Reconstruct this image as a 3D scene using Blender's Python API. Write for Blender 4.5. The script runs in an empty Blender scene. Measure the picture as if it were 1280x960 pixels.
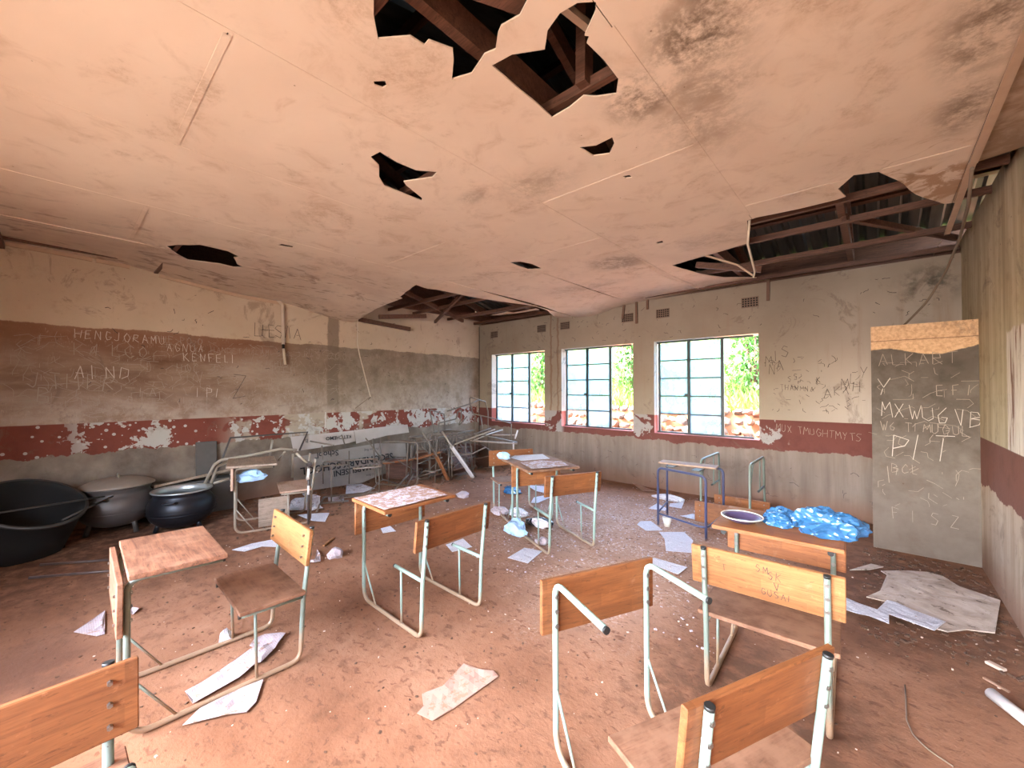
import bpy, bmesh, math, random
from mathutils import Vector, Matrix, noise as mnoise
from mathutils.geometry import delaunay_2d_cdt
random.seed(7)
R = math.radians
scene = bpy.context.scene
col = scene.collection

# ------------------------------------------------------------------ camera, sky, sun, exposure
cam = bpy.data.cameras.new('camera')
cam.sensor_width = 36.0
cam.lens = 36.0 * 507.0 / 1280.0
cam.clip_start = 0.03
cam_o = bpy.data.objects.new('camera', cam)
col.objects.link(cam_o)
cam_o.location = (0, 0, 1.5)
cam_o.rotation_euler = (R(90.79), 0, R(41.93))
scene.camera = cam_o

world = bpy.data.worlds.new('sky')
scene.world = world
world.use_nodes = True
wn = world.node_tree.nodes
bg = wn['Background']
sky = wn.new('ShaderNodeTexSky')
sky.sky_type = 'NISHITA'
sky.sun_disc = False
sky.sun_elevation = R(52)
sky.sun_rotation = R(225)
sky.dust_density = 3.0
world.node_tree.links.new(sky.outputs[0], bg.inputs[0])
bg.inputs[1].default_value = 3.2

sun = bpy.data.lights.new('sun', 'SUN')
sun.energy = 19.0
sun.angle = R(3)
sun.color = (1.0, 0.94, 0.84)
sun_o = bpy.data.objects.new('sun', sun)
col.objects.link(sun_o)
sun_o.rotation_euler = Vector((-0.6, -0.4, 1.0)).to_track_quat('Z', 'Y').to_euler()
sun_o.location = (3, -4, 9)

# fill lamps added outside the unseen front wall openings, standing in for sky light
def daylight_fill(x, z, w, h, e, c=(1.0, 0.97, 0.90), y=-1.16, rx=90):
    l = bpy.data.lights.new('daylight_fill', 'AREA')
    l.shape = 'RECTANGLE'
    l.size, l.size_y = w, h
    l.energy = e
    l.color = c
    o = bpy.data.objects.new('daylight_fill', l)
    col.objects.link(o)
    o.location = (x, y, z)
    o.rotation_euler = (R(rx), 0, 0)
    return o
daylight_fill(-2.2, 2.15, 2.4, 1.5, 98, y=-2.75, rx=68)
daylight_fill(-.4, 2.1, 1.9, 1.6, 76, y=-2.75, rx=70)

scene.view_settings.view_transform = 'Standard'
scene.view_settings.look = 'None'
scene.view_settings.gamma = 1.0
scene.view_settings.use_curve_mapping = False
scene.view_settings.exposure = 1.8

# ------------------------------------------------------------------ node helpers
class N:
    def __init__(s, name):
        s.mat = bpy.data.materials.new(name)
        s.mat.use_nodes = True
        s.t = s.mat.node_tree
        s.b = s.t.nodes['Principled BSDF']
        s._p = s._o = None
    def new(s, k): return s.t.nodes.new(k)
    def lk(s, a, b): s.t.links.new(a, b)
    def put(s, v, sock):
        if isinstance(v, bpy.types.NodeSocket): s.lk(v, sock)
        elif isinstance(v, (tuple, list)):
            sock.default_value = tuple(v) + (1,) if len(sock.default_value) == 4 and len(v) == 3 else v
        else: sock.default_value = v
    def pos(s):
        if not s._p: s._p = s.new('ShaderNodeNewGeometry').outputs['Position']
        return s._p
    def obj(s):
        if not s._o: s._o = s.new('ShaderNodeTexCoord').outputs['Object']
        return s._o
    def sc(s, v, k):
        n = s.new('ShaderNodeVectorMath'); n.operation = 'MULTIPLY'
        s.lk(v, n.inputs[0]); n.inputs[1].default_value = k
        return n.outputs[0]
    def add(s, v, k):
        n = s.new('ShaderNodeVectorMath'); n.operation = 'ADD'
        s.lk(v, n.inputs[0]); s.put(k, n.inputs[1])
        return n.outputs[0]
    def noise(s, v, scale=5, detail=4, rough=.55, dist=0):
        n = s.new('ShaderNodeTexNoise')
        s.lk(v, n.inputs['Vector']); n.inputs['Scale'].default_value = scale
        n.inputs['Detail'].default_value = detail; n.inputs['Roughness'].default_value = rough
        n.inputs['Distortion'].default_value = dist
        return n.outputs['Fac']
    def voro(s, v, scale=5, feat='F1', out='Distance'):
        n = s.new('ShaderNodeTexVoronoi'); n.feature = feat
        s.lk(v, n.inputs['Vector']); n.inputs['Scale'].default_value = scale
        return n.outputs[out]
    def m(s, op, a, b=0.0, c=None):
        n = s.new('ShaderNodeMath'); n.operation = op
        s.put(a, n.inputs[0]); s.put(b, n.inputs[1])
        if c is not None: s.put(c, n.inputs[2])
        return n.outputs[0]
    def st(s, v, a, b, lo=0.0, hi=1.0):
        n = s.new('ShaderNodeMapRange'); n.interpolation_type = 'SMOOTHSTEP'
        s.put(v, n.inputs[0])
        n.inputs[1].default_value = a; n.inputs[2].default_value = b
        n.inputs[3].default_value = lo; n.inputs[4].default_value = hi
        return n.outputs[0]
    def mix(s, f, a, b, mode='MIX'):
        n = s.new('ShaderNodeMix'); n.data_type = 'RGBA'; n.blend_type = mode
        s.put(f, n.inputs[0]); s.put(a, n.inputs[6]); s.put(b, n.inputs[7])
        return n.outputs[2]
    def ramp(s, f, pts):
        n = s.new('ShaderNodeValToRGB'); s.lk(f, n.inputs[0])
        e = n.color_ramp.elements
        while len(e) < len(pts): e.new(.5)
        for k, (p, c) in enumerate(pts):
            e[k].position = p; e[k].color = tuple(c) + (1,)
        return n.outputs[0]
    def xyz(s, v):
        n = s.new('ShaderNodeSeparateXYZ'); s.lk(v, n.inputs[0])
        return n.outputs
    def box(s, v, a, b, e=.02):
        return s.m('MULTIPLY', s.st(v, a - e, a + e), s.st(v, b - e, b + e, 1, 0))
    def fin(s, c, rough=.8, bump=None, bs=.3, metal=0, spec=None, bd=.01):
        s.put(c, s.b.inputs['Base Color']); s.put(rough, s.b.inputs['Roughness'])
        s.put(metal, s.b.inputs['Metallic'])
        if spec is not None: s.b.inputs['Specular IOR Level'].default_value = spec
        if bump is not None:
            n = s.new('ShaderNodeBump'); n.inputs['Strength'].default_value = bs
            n.inputs['Distance'].default_value = bd
            s.lk(bump, n.inputs['Height']); s.lk(n.outputs[0], s.b.inputs['Normal'])
        return s.mat
def blob(n, x, y, cx, cy, r, ry=None):
    a = n.m('DIVIDE', n.m('SUBTRACT', x, cx), r)
    b = n.m('DIVIDE', n.m('SUBTRACT', y, cy), ry or r)
    d = n.m('SQRT', n.m('ADD', n.m('MULTIPLY', a, a), n.m('MULTIPLY', b, b)))
    return n.st(d, 0.15, 1.0, 1, 0)

# ------------------------------------------------------------------ object helpers
def link(name, me, mat=None, parent=None):
    o = bpy.data.objects.new(name, me)
    col.objects.link(o)
    if mat is not None and me is not None and not me.materials: me.materials.append(mat)
    if parent is not None: o.parent = parent
    return o
def tag(o, label=None, cat=None, group=None, kind=None):
    if label: o['label'] = label
    if cat: o['category'] = cat
    if group: o['group'] = group
    if kind: o['kind'] = kind
    return o
def empty(name, loc=(0, 0, 0), rz=0):
    o = bpy.data.objects.new(name, None)
    col.objects.link(o)
    o.location = loc
    o.rotation_euler = (0, 0, rz)
    o.empty_display_size = .1
    return o
def mesh(name, bm, smooth=False):
    me = bpy.data.meshes.new(name)
    bm.to_mesh(me); bm.free()
    if smooth:
        for p in me.polygons: p.use_smooth = True
    return me
def bbox(bm, c, s, rot=None, bev=0.0):
    r = bmesh.ops.create_cube(bm, size=1.0)
    vs = r['verts']
    bmesh.ops.scale(bm, vec=s, verts=vs)
    if bev:
        es = list({e for v in vs for e in v.link_edges})
        q = bmesh.ops.bevel(bm, geom=es, offset=bev, segments=1, affect='EDGES')
        vs = list({v for f in q['faces'] for v in f.verts} | {v for v in vs if v.is_valid})
    mt = Matrix.Translation(c)
    if rot is not None: mt = mt @ rot
    bmesh.ops.transform(bm, matrix=mt, verts=vs)
    return vs
def box_me(name, c, s, rot=None, bev=0.0):
    bm = bmesh.new(); bbox(bm, c, s, rot, bev)
    return mesh(name, bm)
def fillet(pts, rs):
    P = [Vector(p) for p in pts]; out = [P[0]]
    for i in range(1, len(P) - 1):
        r = rs[i] if isinstance(rs, (list, tuple)) else rs
        a, b, c = P[i - 1], P[i], P[i + 1]
        u, v = (a - b), (c - b)
        if r <= 0 or u.length < 1e-6 or v.length < 1e-6: out.append(b); continue
        ang = u.angle(v)
        if ang > 3.0: out.append(b); continue
        d = min(r / math.tan(ang / 2), u.length * .48, v.length * .48)
        p0, p1 = b + u.normalized() * d, b + v.normalized() * d
        for k in range(7):
            t = k / 6
            out.append(p0 * (1 - t) ** 2 + b * 2 * t * (1 - t) + p1 * t * t)
    out.append(P[-1])
    return out
def tube(bm, pts, r, rs=0.0, seg=10, cap=True):
    P = fillet(pts, rs)
    up = None; rings = []
    for i, p in enumerate(P):
        if i == 0: t = P[1] - P[0]
        elif i == len(P) - 1: t = P[-1] - P[-2]
        else: t = (P[i + 1] - P[i]).normalized() + (P[i] - P[i - 1]).normalized()
        t.normalize()
        if up is None:
            up = t.orthogonal().normalized()
        up = (up - t * up.dot(t)).normalized()
        w = t.cross(up)
        rr = r(i / (len(P) - 1)) if callable(r) else r
        rings.append([bm.verts.new(p + (up * math.cos(a) + w * math.sin(a)) * rr)
                      for a in [2 * math.pi * k / seg for k in range(seg)]])
    for a, b in zip(rings, rings[1:]):
        for k in range(seg):
            f = bm.faces.new((a[k], a[(k + 1) % seg], b[(k + 1) % seg], b[k])); f.smooth = True
    if cap:
        bm.faces.new(rings[0][::-1]); bm.faces.new(rings[-1])
def tube_me(name, pts, r, rs=0.0, seg=10):
    bm = bmesh.new(); tube(bm, pts, r, rs, seg)
    me = mesh(name, bm)
    return me
def inside(p, poly):
    x, y = p; c = False; n = len(poly); j = n - 1
    for i in range(n):
        xi, yi = poly[i]; xj, yj = poly[j]
        if (yi > y) != (yj > y) and x < (xj - xi) * (y - yi) / (yj - yi) + xi: c = not c
        j = i
    return c
def cdt(outer, holes, step, zf, rough=0.0):
    """triangulated sheet inside `outer`, outside every hole, with grid points every `step`"""
    def dens(poly):
        out = []
        for i, a in enumerate(poly):
            b = poly[(i + 1) % len(poly)]
            n = max(1, int(math.dist(a, b) / max(step * .5, .05)))
            for k in range(n):
                t = k / n; j = rough if k else rough * .3
                out.append((a[0] + (b[0] - a[0]) * t + random.uniform(-j, j), a[1] + (b[1] - a[1]) * t + random.uniform(-j, j)))
        return out
    V = [Vector(p) for p in outer]; E = [(i, (i + 1) % len(outer)) for i in range(len(outer))]
    HH = []
    for h in holes:
        d = dens(h) if rough else h
        HH.append(d)
        s = len(V); V += [Vector(p) for p in d]
        E += [(s + i, s + (i + 1) % len(d)) for i in range(len(d))]
    xs = [p[0] for p in outer]; ys = [p[1] for p in outer]
    x = min(xs) + step * .5
    while x < max(xs):
        y = min(ys) + step * .5
        while y < max(ys):
            if inside((x, y), outer): V.append(Vector((x, y)))
            y += step
        x += step
    r = delaunay_2d_cdt(V, E, [], 0, 1e-5)
    vs, fs = r[0], r[2]
    bm = bmesh.new()
    bv = [bm.verts.new((v.x, v.y, zf(v.x, v.y))) for v in vs]
    for f in fs:
        cx = sum(vs[i].x for i in f) / len(f); cy = sum(vs[i].y for i in f) / len(f)
        if inside((cx, cy), outer) and not any(inside((cx, cy), h) for h in HH):
            try: bm.faces.new([bv[i] for i in f])
            except ValueError: pass
    for v in [v for v in bm.verts if not v.link_faces]: bm.verts.remove(v)
    return bm
def thicken(bm, th):
    """give a sheet a real thickness (downwards when th < 0)"""
    g = bmesh.ops.solidify(bm, geom=list(bm.faces), thickness=th)
    bmesh.ops.recalc_face_normals(bm, faces=list(bm.faces))

# ------------------------------------------------------------------ materials
def wood(name, c1, c2, dust=0.0, dcol=(.42, .24, .16), sc=1.0, block=True):
    n = N(name); o = n.obj()
    st = n.sc(o, (1.2 * sc, 14 * sc, 14 * sc))
    g = n.noise(st, 2.2, 6, .6, 1.2)
    g2 = n.noise(n.sc(o, (3, 60, 60)), 3, 3, .6)
    c = n.ramp(g, [(.3, c1), (.7, c2)])
    c = n.mix(n.st(g2, .45, .7, 0, .35), c, tuple(v * .45 for v in c1))
    if block:   # glued staves of slightly different tone
        b = n.new('ShaderNodeTexBrick'); b.offset = .37
        x = n.xyz(o); cb = n.new('ShaderNodeCombineXYZ')
        n.lk(x[0], cb.inputs[0]); n.lk(n.m('ADD', x[1], x[2]), cb.inputs[1])
        n.lk(cb.outputs[0], b.inputs['Vector']); b.inputs['Scale'].default_value = 1
        b.inputs['Brick Width'].default_value = .27; b.inputs['Row Height'].default_value = .062
        b.inputs['Mortar Size'].default_value = .0006; b.inputs['Color1'].default_value = (.0, 0, 0, 1)
        b.inputs['Color2'].default_value = (1, 1, 1, 1); b.inputs['Mortar'].default_value = (.3, .3, .3, 1)
        c = n.mix(n.m('MULTIPLY', b.outputs[0], .55), c, tuple(v * .6 for v in c1))
    d = n.noise(o, 9, 5, .65)
    g3 = n.noise(n.sc(o, (4, 22, 22)), 2.5, 6, .7, 1.5)
    c = n.mix(n.st(g3, .56, .66, 0, .55), c, tuple(v * .35 for v in c1))
    c = n.mix(n.st(n.noise(o, 30, 5, .7), .62, .70, 0, .18), c, tuple(min(1, v * 1.5 + .05) for v in c2))
    c = n.mix(n.st(d, .62 - dust * .5, .85 - dust * .4, 0, min(1, .35 + dust)), c, dcol)
    return n.fin(c, .55 + dust * .3, g2, .15, bd=.002, spec=.35)
W_orange = wood('varnished_orange_wood', (.17, .055, .018), (.30, .11, .035))
W_amber = wood('pale_amber_wood', (.25, .095, .03), (.39, .175, .065))
W_brown = wood('red_brown_wood', (.27, .09, .03), (.42, .16, .055), .12)
W_dusty = wood('dusty_wood', (.17, .075, .04), (.27, .13, .075), .5, (.26, .135, .08))
W_scuff = wood('scuffed_red_wood', (.10, .038, .02), (.30, .13, .07), .35, (.32, .165, .10), block=False)
W_old = wood('weathered_board', (.18, .125, .09), (.34, .25, .185), .4, (.33, .23, .17), block=False)
W_truss = wood('rough_roof_timber', (.07, .03, .018), (.17, .075, .045), .1, (.14, .07, .05), block=False)
W_edge = wood('chipped_board', (.28, .15, .09), (.46, .29, .2), .5, (.42, .27, .2), block=False)

def paint(name, c, dirt=(.33, .20, .12), lo=.13, rust=.12, rough=.42):
    n = N(name); p = n.pos(); x = n.xyz(p)
    a = n.noise(p, 22, 5, .6)
    hi = n.m('ADD', x[2], n.m('MULTIPLY', n.m('SUBTRACT', a, .5), .16))
    k = n.st(hi, lo * .3, lo, .85, 0)
    cc = n.mix(n.st(n.noise(p, 7, 4), .5, .75, 0, .35), c, tuple(v * .72 for v in c))
    cc = n.mix(k, cc, dirt)
    cc = n.mix(n.st(n.noise(p, 60, 3, .7), .66, .72, 0, .9), cc, (.07, .045, .035))
    return n.fin(cc, rough, a, .1, bd=.001)
T_mint = paint('mint_green_tube_paint', (.24, .325, .275))
T_grey = paint('dull_green_tube_paint', (.165, .20, .165), lo=.22)
T_navy = paint('navy_blue_tube_paint', (.05, .055, .12), (.22, .14, .11), .05)
T_rust = paint('rusty_tube', (.13, .095, .072), (.12, .08, .055), .3)
T_pale = paint('pale_dusty_tube', (.27, .22, .17), (.24, .16, .11), .2)
T_dark = paint('dark_steel_angle', (.06, .045, .04), (.1, .06, .05), .05)
T_white = paint('white_painted_channel', (.62, .55, .52), (.4, .28, .22), .1)

def flat(name, c, rough=.7, metal=0, var=.25, sc=12, bs=.15):
    n = N(name); o = n.obj(); a = n.noise(o, sc, 4)
    cc = n.mix(n.m('MULTIPLY', a, var * 2), c, tuple(v * .5 for v in c))
    return n.fin(cc, rough, a, bs, metal, bd=.003)
BLACK = flat('black_rubber', (.012, .012, .012), .5)
BOLT = flat('bolt_steel', (.30, .29, .27), .35, .9)
WINF = flat('window_steel', (.035, .045, .045), .5)
PVC = flat('cream_plastic_conduit', (.62, .50, .38), .45)
CABLE = flat('dusty_cable', (.22, .15, .10), .7)
HOLE = flat('dark_opening', (.015, .010, .008), .95)
VENT = flat('clay_airbrick', (.22, .14, .10), .9)
BATT = flat('batten_strip', (.55, .38, .26), .8)
BATTD = flat('brown_batten', (.19, .10, .065), .85)
INK = flat('black_lettering', (.01, .01, .012), .6)
INKG = flat('grey_lettering', (.10, .10, .10), .6)
CHALK = flat('chalk', (.62, .52, .45), .95)
CHALKF = flat('faint_chalk', (.37, .285, .23), .95)
CHAR = flat('charcoal_marker', (.06, .04, .035), .95)
LUMP = flat('pale_rubble', (.62, .46, .36), .9)
CLOD = flat('dark_clod', (.12, .06, .035), .95)

def mk_floor():
    n = N('earth_floor'); p = n.pos(); x = n.xyz(p)
    a = n.noise(p, 1.3, 5, .6); b = n.noise(p, 9, 5, .65); c3 = n.noise(p, 45, 4, .7)
    c = n.ramp(a, [(.3, (.18, .078, .040)), (.52, (.265, .125, .07)), (.72, (.35, .18, .108))])
    c = n.mix(n.st(b, .5, .72, 0, .55), c, (.115, .052, .028))
    # scattered shredded paper and plaster dust in the middle of the room
    rg = n.m('MAXIMUM', blob(n, x[0], x[1], -2.1, 4.0, 1.9, 2.2), blob(n, x[0], x[1], -1.6, 2.9, .9, 1.2))
    fl = n.st(n.noise(n.sc(p, (1, 1, 1)), 38, 4, .75), .52, .6)
    fl = n.m('MULTIPLY', fl, n.st(n.noise(p, 4, 3), .4, .62))
    c = n.mix(n.m('MULTIPLY', rg, .55), c, (.50, .33, .245))
    c = n.mix(n.m('MULTIPLY', n.m('MULTIPLY', fl, rg), .9), c, (.68, .55, .50))
    # dark damp soil by the pillar; darker floor at the left and front left
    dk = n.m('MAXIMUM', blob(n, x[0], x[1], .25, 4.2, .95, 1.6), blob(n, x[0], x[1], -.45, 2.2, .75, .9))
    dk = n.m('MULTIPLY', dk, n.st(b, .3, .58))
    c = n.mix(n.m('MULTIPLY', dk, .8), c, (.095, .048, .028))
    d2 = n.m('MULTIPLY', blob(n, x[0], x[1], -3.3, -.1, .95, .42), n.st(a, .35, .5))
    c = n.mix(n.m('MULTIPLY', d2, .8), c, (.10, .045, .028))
    d3 = n.m('MULTIPLY', n.m('MULTIPLY', n.st(x[0], -6.0, -3.0, 1, 0), n.st(x[1], 2.6, .8)), n.st(b, .3, .6))  # floor colour darkens towards the left wall and the front
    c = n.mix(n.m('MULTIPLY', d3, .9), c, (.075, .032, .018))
    c = n.mix(n.m('MULTIPLY', n.st(n.voro(p, 16), .08, .14, .5, 0), n.st(a, .45, .55)), c, (.19, .08, .045))
    c = n.mix(n.st(n.voro(n.add(p, (3.3, 1.7, 0)), 11), .025, .045, .8, 0), c, (.66, .48, .38))
    h = n.m('ADD', n.m('MULTIPLY', b, 1.0), n.m('MULTIPLY', c3, .5))
    ff = n.noise(n.sc(p, (1.0, 1.7, 1)), 17, 5, .6, .8)
    c = n.mix(n.st(ff, .575, .64, 0, .7), c, (.13, .055, .032))
    return n.fin(c, .9, h, .45, bd=.012, spec=.25)
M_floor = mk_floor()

def mk_ceil():
    n = N('stained_ceiling_board'); p = n.pos(); x = n.xyz(p)
    a = n.noise(p, .9, 5, .6, .4); b = n.noise(p, 5, 6, .65, .6); f = n.noise(p, 30, 4, .7)
    c = n.ramp(a, [(.3, (.60, .46, .35)), (.6, (.68, .54, .42)), (.8, (.61, .47, .36))])
    c = n.mix(n.st(b, .5, .75, 0, .55), c, (.46, .31, .21))
    b2 = n.noise(n.add(p, (7, 3, 0)), 1.9, 7, .7, .5)
    c = n.mix(n.m('MULTIPLY', n.st(b2, .54, .68), n.st(f, .38, .62, .15, .6)), c, (.38, .25, .165))
    st = None
    for (cx, cy, r, ry, k) in [(-.50, 1.62, .28, .30, .95), (-.36, 1.45, .25, .3, .8), (-.80, 1.78, .24, .26, .85), (-.55, 1.9, .3, .35, .5),
            (.32, 2.3, .20, .45, .8), (.33, 2.9, .16, .35, .75), (-1.66, 2.1, .40, .28, .35), (-2.05, 3.95, .42, .35, .7),
            (-.65, 2.15, .35, .5, .4), (-2.1, 1.92, .2, .12, .4), (-1.1, 3.9, .5, .3, .3), (-2.9, 4.6, .8, .3, .35)]:
        q = n.m('MULTIPLY', blob(n, x[0], x[1], cx, cy, r, ry), k)
        st = q if st is None else n.m('MAXIMUM', st, q)
    st = n.m('MULTIPLY', st, n.st(n.m('ADD', n.m('MULTIPLY', b, .6), n.m('MULTIPLY', f, .4)), .36, .58))
    c = n.mix(st, c, (.13, .085, .055))
    # brown tide marks that run along the sheets near the far end
    s2 = n.noise(n.sc(p, (1.1, .3, 1)), 1.6, 4, .55, 1.2)
    band = n.m('MULTIPLY', n.st(x[0], -4.0, -5.2), n.st(x[0], -6.6, -5.9, .7, 1))
    ln = n.m('MULTIPLY', n.m('MULTIPLY', n.box(s2, .50, .53, .02), band), n.st(b, .42, .6))
    c = n.mix(n.m('MULTIPLY', ln, .75), c, (.22, .13, .09))
    c = n.mix(n.m('MULTIPLY', n.st(s2, .5, .7), n.m('MULTIPLY', band, .35)), c, (.50, .34, .26))
    # dirty stained strip beyond the trim, at the right-hand wall
    rs = n.m('MULTIPLY', n.st(x[0], .40, .44), n.st(b, .25, .6, .45, .9))
    c = n.mix(rs, c, (.22, .13, .07))
    # ringed water stain by the right-hand hole
    dx = blob(n, x[0], x[1], .26, 3.85, .30, .42)
    rg = n.m('MULTIPLY', n.st(dx, 0.0, .25), n.st(b, .44, .54))
    c = n.mix(n.m('MULTIPLY', rg, .8), c, (.33, .18, .09))
    c = n.mix(n.m('MULTIPLY', n.box(n.noise(n.add(p, (5, 2, 0)), 3.2, 3, .5, 1.0), .50, .52, .008), n.m('MULTIPLY', blob(n, x[0], x[1], .2, 3.45, .3, .5), .6)), c, (.3, .18, .1))
    c = n.mix(n.st(n.voro(p, 7.0), .02, .035, .7, 0), c, (.15, .08, .05))
    h = n.m('ADD', n.m('MULTIPLY', b, .5), f)
    return n.fin(c, .85, h, .12, bd=.004, spec=.3)
M_ceil = mk_ceil()

def mk_wall(kind):
    n = N('plaster_' + kind); p = n.pos(); x = n.xyz(p)
    X, Y, Z = x[0], x[1], x[2]
    a = n.noise(p, 1.1, 5, .6); b = n.noise(p, 6, 6, .65); f = n.noise(p, 34, 4, .7)
    wob = n.m('MULTIPLY', n.m('SUBTRACT', b, .5), .10)
    Zw = n.m('ADD', Z, wob)
    vs = n.noise(n.sc(p, (5, 5, .35)), 1.6, 5, .65, .3)
    if kind == 'left':
        up = n.ramp(a, [(.3, (.47, .36, .26)), (.7, (.56, .44, .33))])
        up = n.mix(n.st(b, .55, .78, 0, .5), up, (.34, .23, .155))
        # chalk-worn cement blackboard, red-brown at its left end, grey at the right
        bb = n.ramp(n.noise(n.sc(p, (1, .5, 1.6)), 1.7, 6, .62, .5), [(.3, (.13, .062, .036)), (.5, (.235, .145, .10)), (.72, (.38, .285, .225))])
        gr = n.ramp(b, [(.3, (.18, .135, .098)), (.7, (.31, .25, .195))])
        bb = n.mix(n.st(Y, 1.4, 3.4, 0, .85), bb, gr)
        bb = n.mix(n.m('MULTIPLY', n.st(Z, 1.75, 2.15), n.m('MULTIPLY', n.st(Y, 2.8, 1.4), .7)), bb, (.25, .115, .065))
        low = n.mix(n.m('MULTIPLY', n.st(Z, 1.6, 1.15), n.st(b, .35, .6, .2, .7)), bb, (.42, .335, .28))
        bb = low
        scr = n.noise(n.sc(p, (1, 30, 9)), 1.5, 4, .7, 2.0)
        bb = n.mix(n.m('MULTIPLY', n.st(scr, .6, .66, 0, .45), n.st(a, .35, .6)), bb, (.52, .42, .35))
        edge = n.m('ADD', n.m('MULTIPLY', n.m('SUBTRACT', n.noise(n.sc(p, (1, 1, .3)), 2.2, 5, .7), .5), .12), Z)
        c = n.mix(n.st(edge, 2.18, 2.195), bb, up)
        ce = n.m('MULTIPLY', n.box(n.m('ADD', Y, wob), 2.80, 2.98, .015), n.st(Z, 1.15, 1.3))
        c = n.mix(n.m('MULTIPLY', ce, .75), c, (.17, .125, .09))
        band = (1.135, .80); red = (.17, .045, .03); peel = (.40, .36, .325)
        lowc = n.ramp(n.noise(p, 1.8, 6, .65), [(.3, (.11, .08, .062)), (.5, (.20, .155, .12)), (.72, (.30, .24, .19))])
    elif kind == 'back':
        up = n.ramp(a, [(.3, (.275, .21, .155)), (.7, (.36, .285, .22))])
        up = n.mix(n.m('MULTIPLY', n.st(X, -1.2, .3), n.st(Z, 2.9, 1.5)), up, (.52, .43, .375))
        up = n.mix(n.st(vs, .52, .75, 0, .5), up, (.30, .20, .145))
        up = n.mix(n.m('MULTIPLY', n.m('MULTIPLY', blob(n, X, Z, .42, 2.6, .35, .3), n.st(b, .4, .6)), .85), up, (.08, .07, .05))
        up = n.mix(n.m('MULTIPLY', n.m('MAXIMUM', n.box(n.m('ADD', X, wob), -4.50, -4.46, .012), n.box(n.m('ADD', X, wob), -4.35, -4.31, .012)), .6), up, (.2, .1, .06))
        c = up
        band = (1.115, .735); red = (.15, .05, .04); peel = (.33, .29, .275)
        lowc = n.ramp(vs, [(.3, (.165, .12, .095)), (.7, (.27, .205, .17))])
    elif kind == 'right':
        up = n.ramp(vs, [(.3, (.33, .25, .15)), (.55, (.47, .37, .235)), (.75, (.58, .48, .33))])
        up = n.mix(n.st(b, .5, .75, 0, .5), up, (.22, .15, .08))
        br = n.ramp(n.noise(n.sc(p, (9, 9, .7)), 1.5, 5, .7, .4), [(.42, (.20, .10, .07)), (.48, (.55, .46, .38)), (.6, (.66, .58, .50))])
        ed = n.m('ADD', Z, n.m('MULTIPLY', wob, 1.2))
        bd = n.m('MULTIPLY', n.st(n.m('ADD', Y, wob), 4.24, 4.20), n.m('MULTIPLY', n.st(ed, .78, .80), n.st(ed, 1.9, 1.87)))
        c = n.mix(bd, up, br)
        band = (1.10, .72); red = (.17, .07, .05); peel = (.42, .36, .30)
        lowc = n.ramp(vs, [(.3, (.34, .24, .17)), (.7, (.50, .39, .30))])
    else:   # pillar
        c = n.ramp(b, [(.3, (.082, .064, .052)), (.7, (.16, .13, .108))])
        c = n.mix(n.m('MULTIPLY', n.st(Z, 1.3, .2), .4), c, (.24, .175, .135))
        wv = n.m('MULTIPLY', n.m('SINE', n.m('MULTIPLY', n.m('ADD', X, .12), 9.5)), -.035)
        e = n.m('ADD', n.m('ADD', Z, wv), n.m('MULTIPLY', wob, .5))
        c = n.mix(n.st(e, 1.845, 1.855), c, n.ramp(f, [(.35, (.50, .29, .16)), (.6, (.70, .45, .27))]))
        c = n.mix(n.m('MULTIPLY', n.m('MULTIPLY', blob(n, X, Z, .5, 1.7, .2, .18), n.st(b, .4, .6)), .7), c, (.06, .045, .035))
        c = n.mix(n.m('MULTIPLY', n.box(n.m('ADD', Z, n.m('MULTIPLY', wob, .1)), 1.955, 1.962, .003), .8), c, (.16, .08, .05))
        band = None
    if band:
        lowc = n.mix(n.st(b, .5, .75, 0, .45), lowc, (.19, .125, .09))
        lowc = n.mix(n.st(Z, .35, .02, 0, .75), lowc, (.24, .12, .075))
        lw = n.m('ADD', Z, n.m('MULTIPLY', n.m('SUBTRACT', n.noise(p, 2.5, 5, .7), .5), .22))
        bm_ = n.m('MULTIPLY', n.st(n.m('ADD', Z, n.m('MULTIPLY', wob, .06)), band[0] + .004, band[0] - .004), n.st(lw, band[1] - .006, band[1] + .006))
        rd = n.mix(n.st(b, .45, .7, 0, .4), red, tuple(v * .6 for v in red))
        pn = n.noise(n.add(p, (1.3, 4.1, 2.2)), 5.0 if kind == 'left' else 2.2, 6, .62, .3)
        if kind == 'left':
            pm = n.m('MULTIPLY', n.st(n.m('ADD', pn, n.m('MULTIPLY', n.st(Y, 2.0, 3.0), .075)), .575, .585), n.st(Y, -.2, .3))
            pm = n.m('MAXIMUM', pm, n.m('MULTIPLY', n.st(n.voro(n.add(p, (0, .3, .2)), 13), .2, .23, 1, 0), n.st(a, .40, .48)))
            gr2 = n.m('MULTIPLY', n.st(n.noise(p, 1.4, 4, .6), .5, .53), n.st(Y, 1.3, 1.8))
            rd = n.mix(gr2, rd, (.33, .26, .20))
            rd = n.mix(pm, rd, peel)
        elif kind == 'back':
            pm = n.m('MULTIPLY', n.st(pn, .53, .55), n.m('MAXIMUM', n.box(X, -4.68, -4.22, .05), n.m('MAXIMUM', n.box(X, -2.9, -2.5, .05), n.box(X, -1.2, -.85, .1))))
            rd = n.mix(pm, rd, peel)
        c = n.mix(n.st(Z, (band[0] + band[1]) / 2 - .05, (band[0] + band[1]) / 2 + .05), lowc, c)
        c = n.mix(bm_, c, rd)
        fill = n.m('MULTIPLY', n.st(lw, band[1] + .006, band[1] - .006), n.st(Z, band[0], band[0] - .02))
        c = n.mix(fill, c, lowc)
    if kind == 'back':
        rv = n.m('MULTIPLY', n.st(Y, 6.075, 6.08), n.st(Z, 2.6, 2.5))
        c = n.mix(rv, c, n.mix(n.st(Z, 1.12, 1.10), (.80, .70, .60), (.42, .12, .09)))
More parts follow.
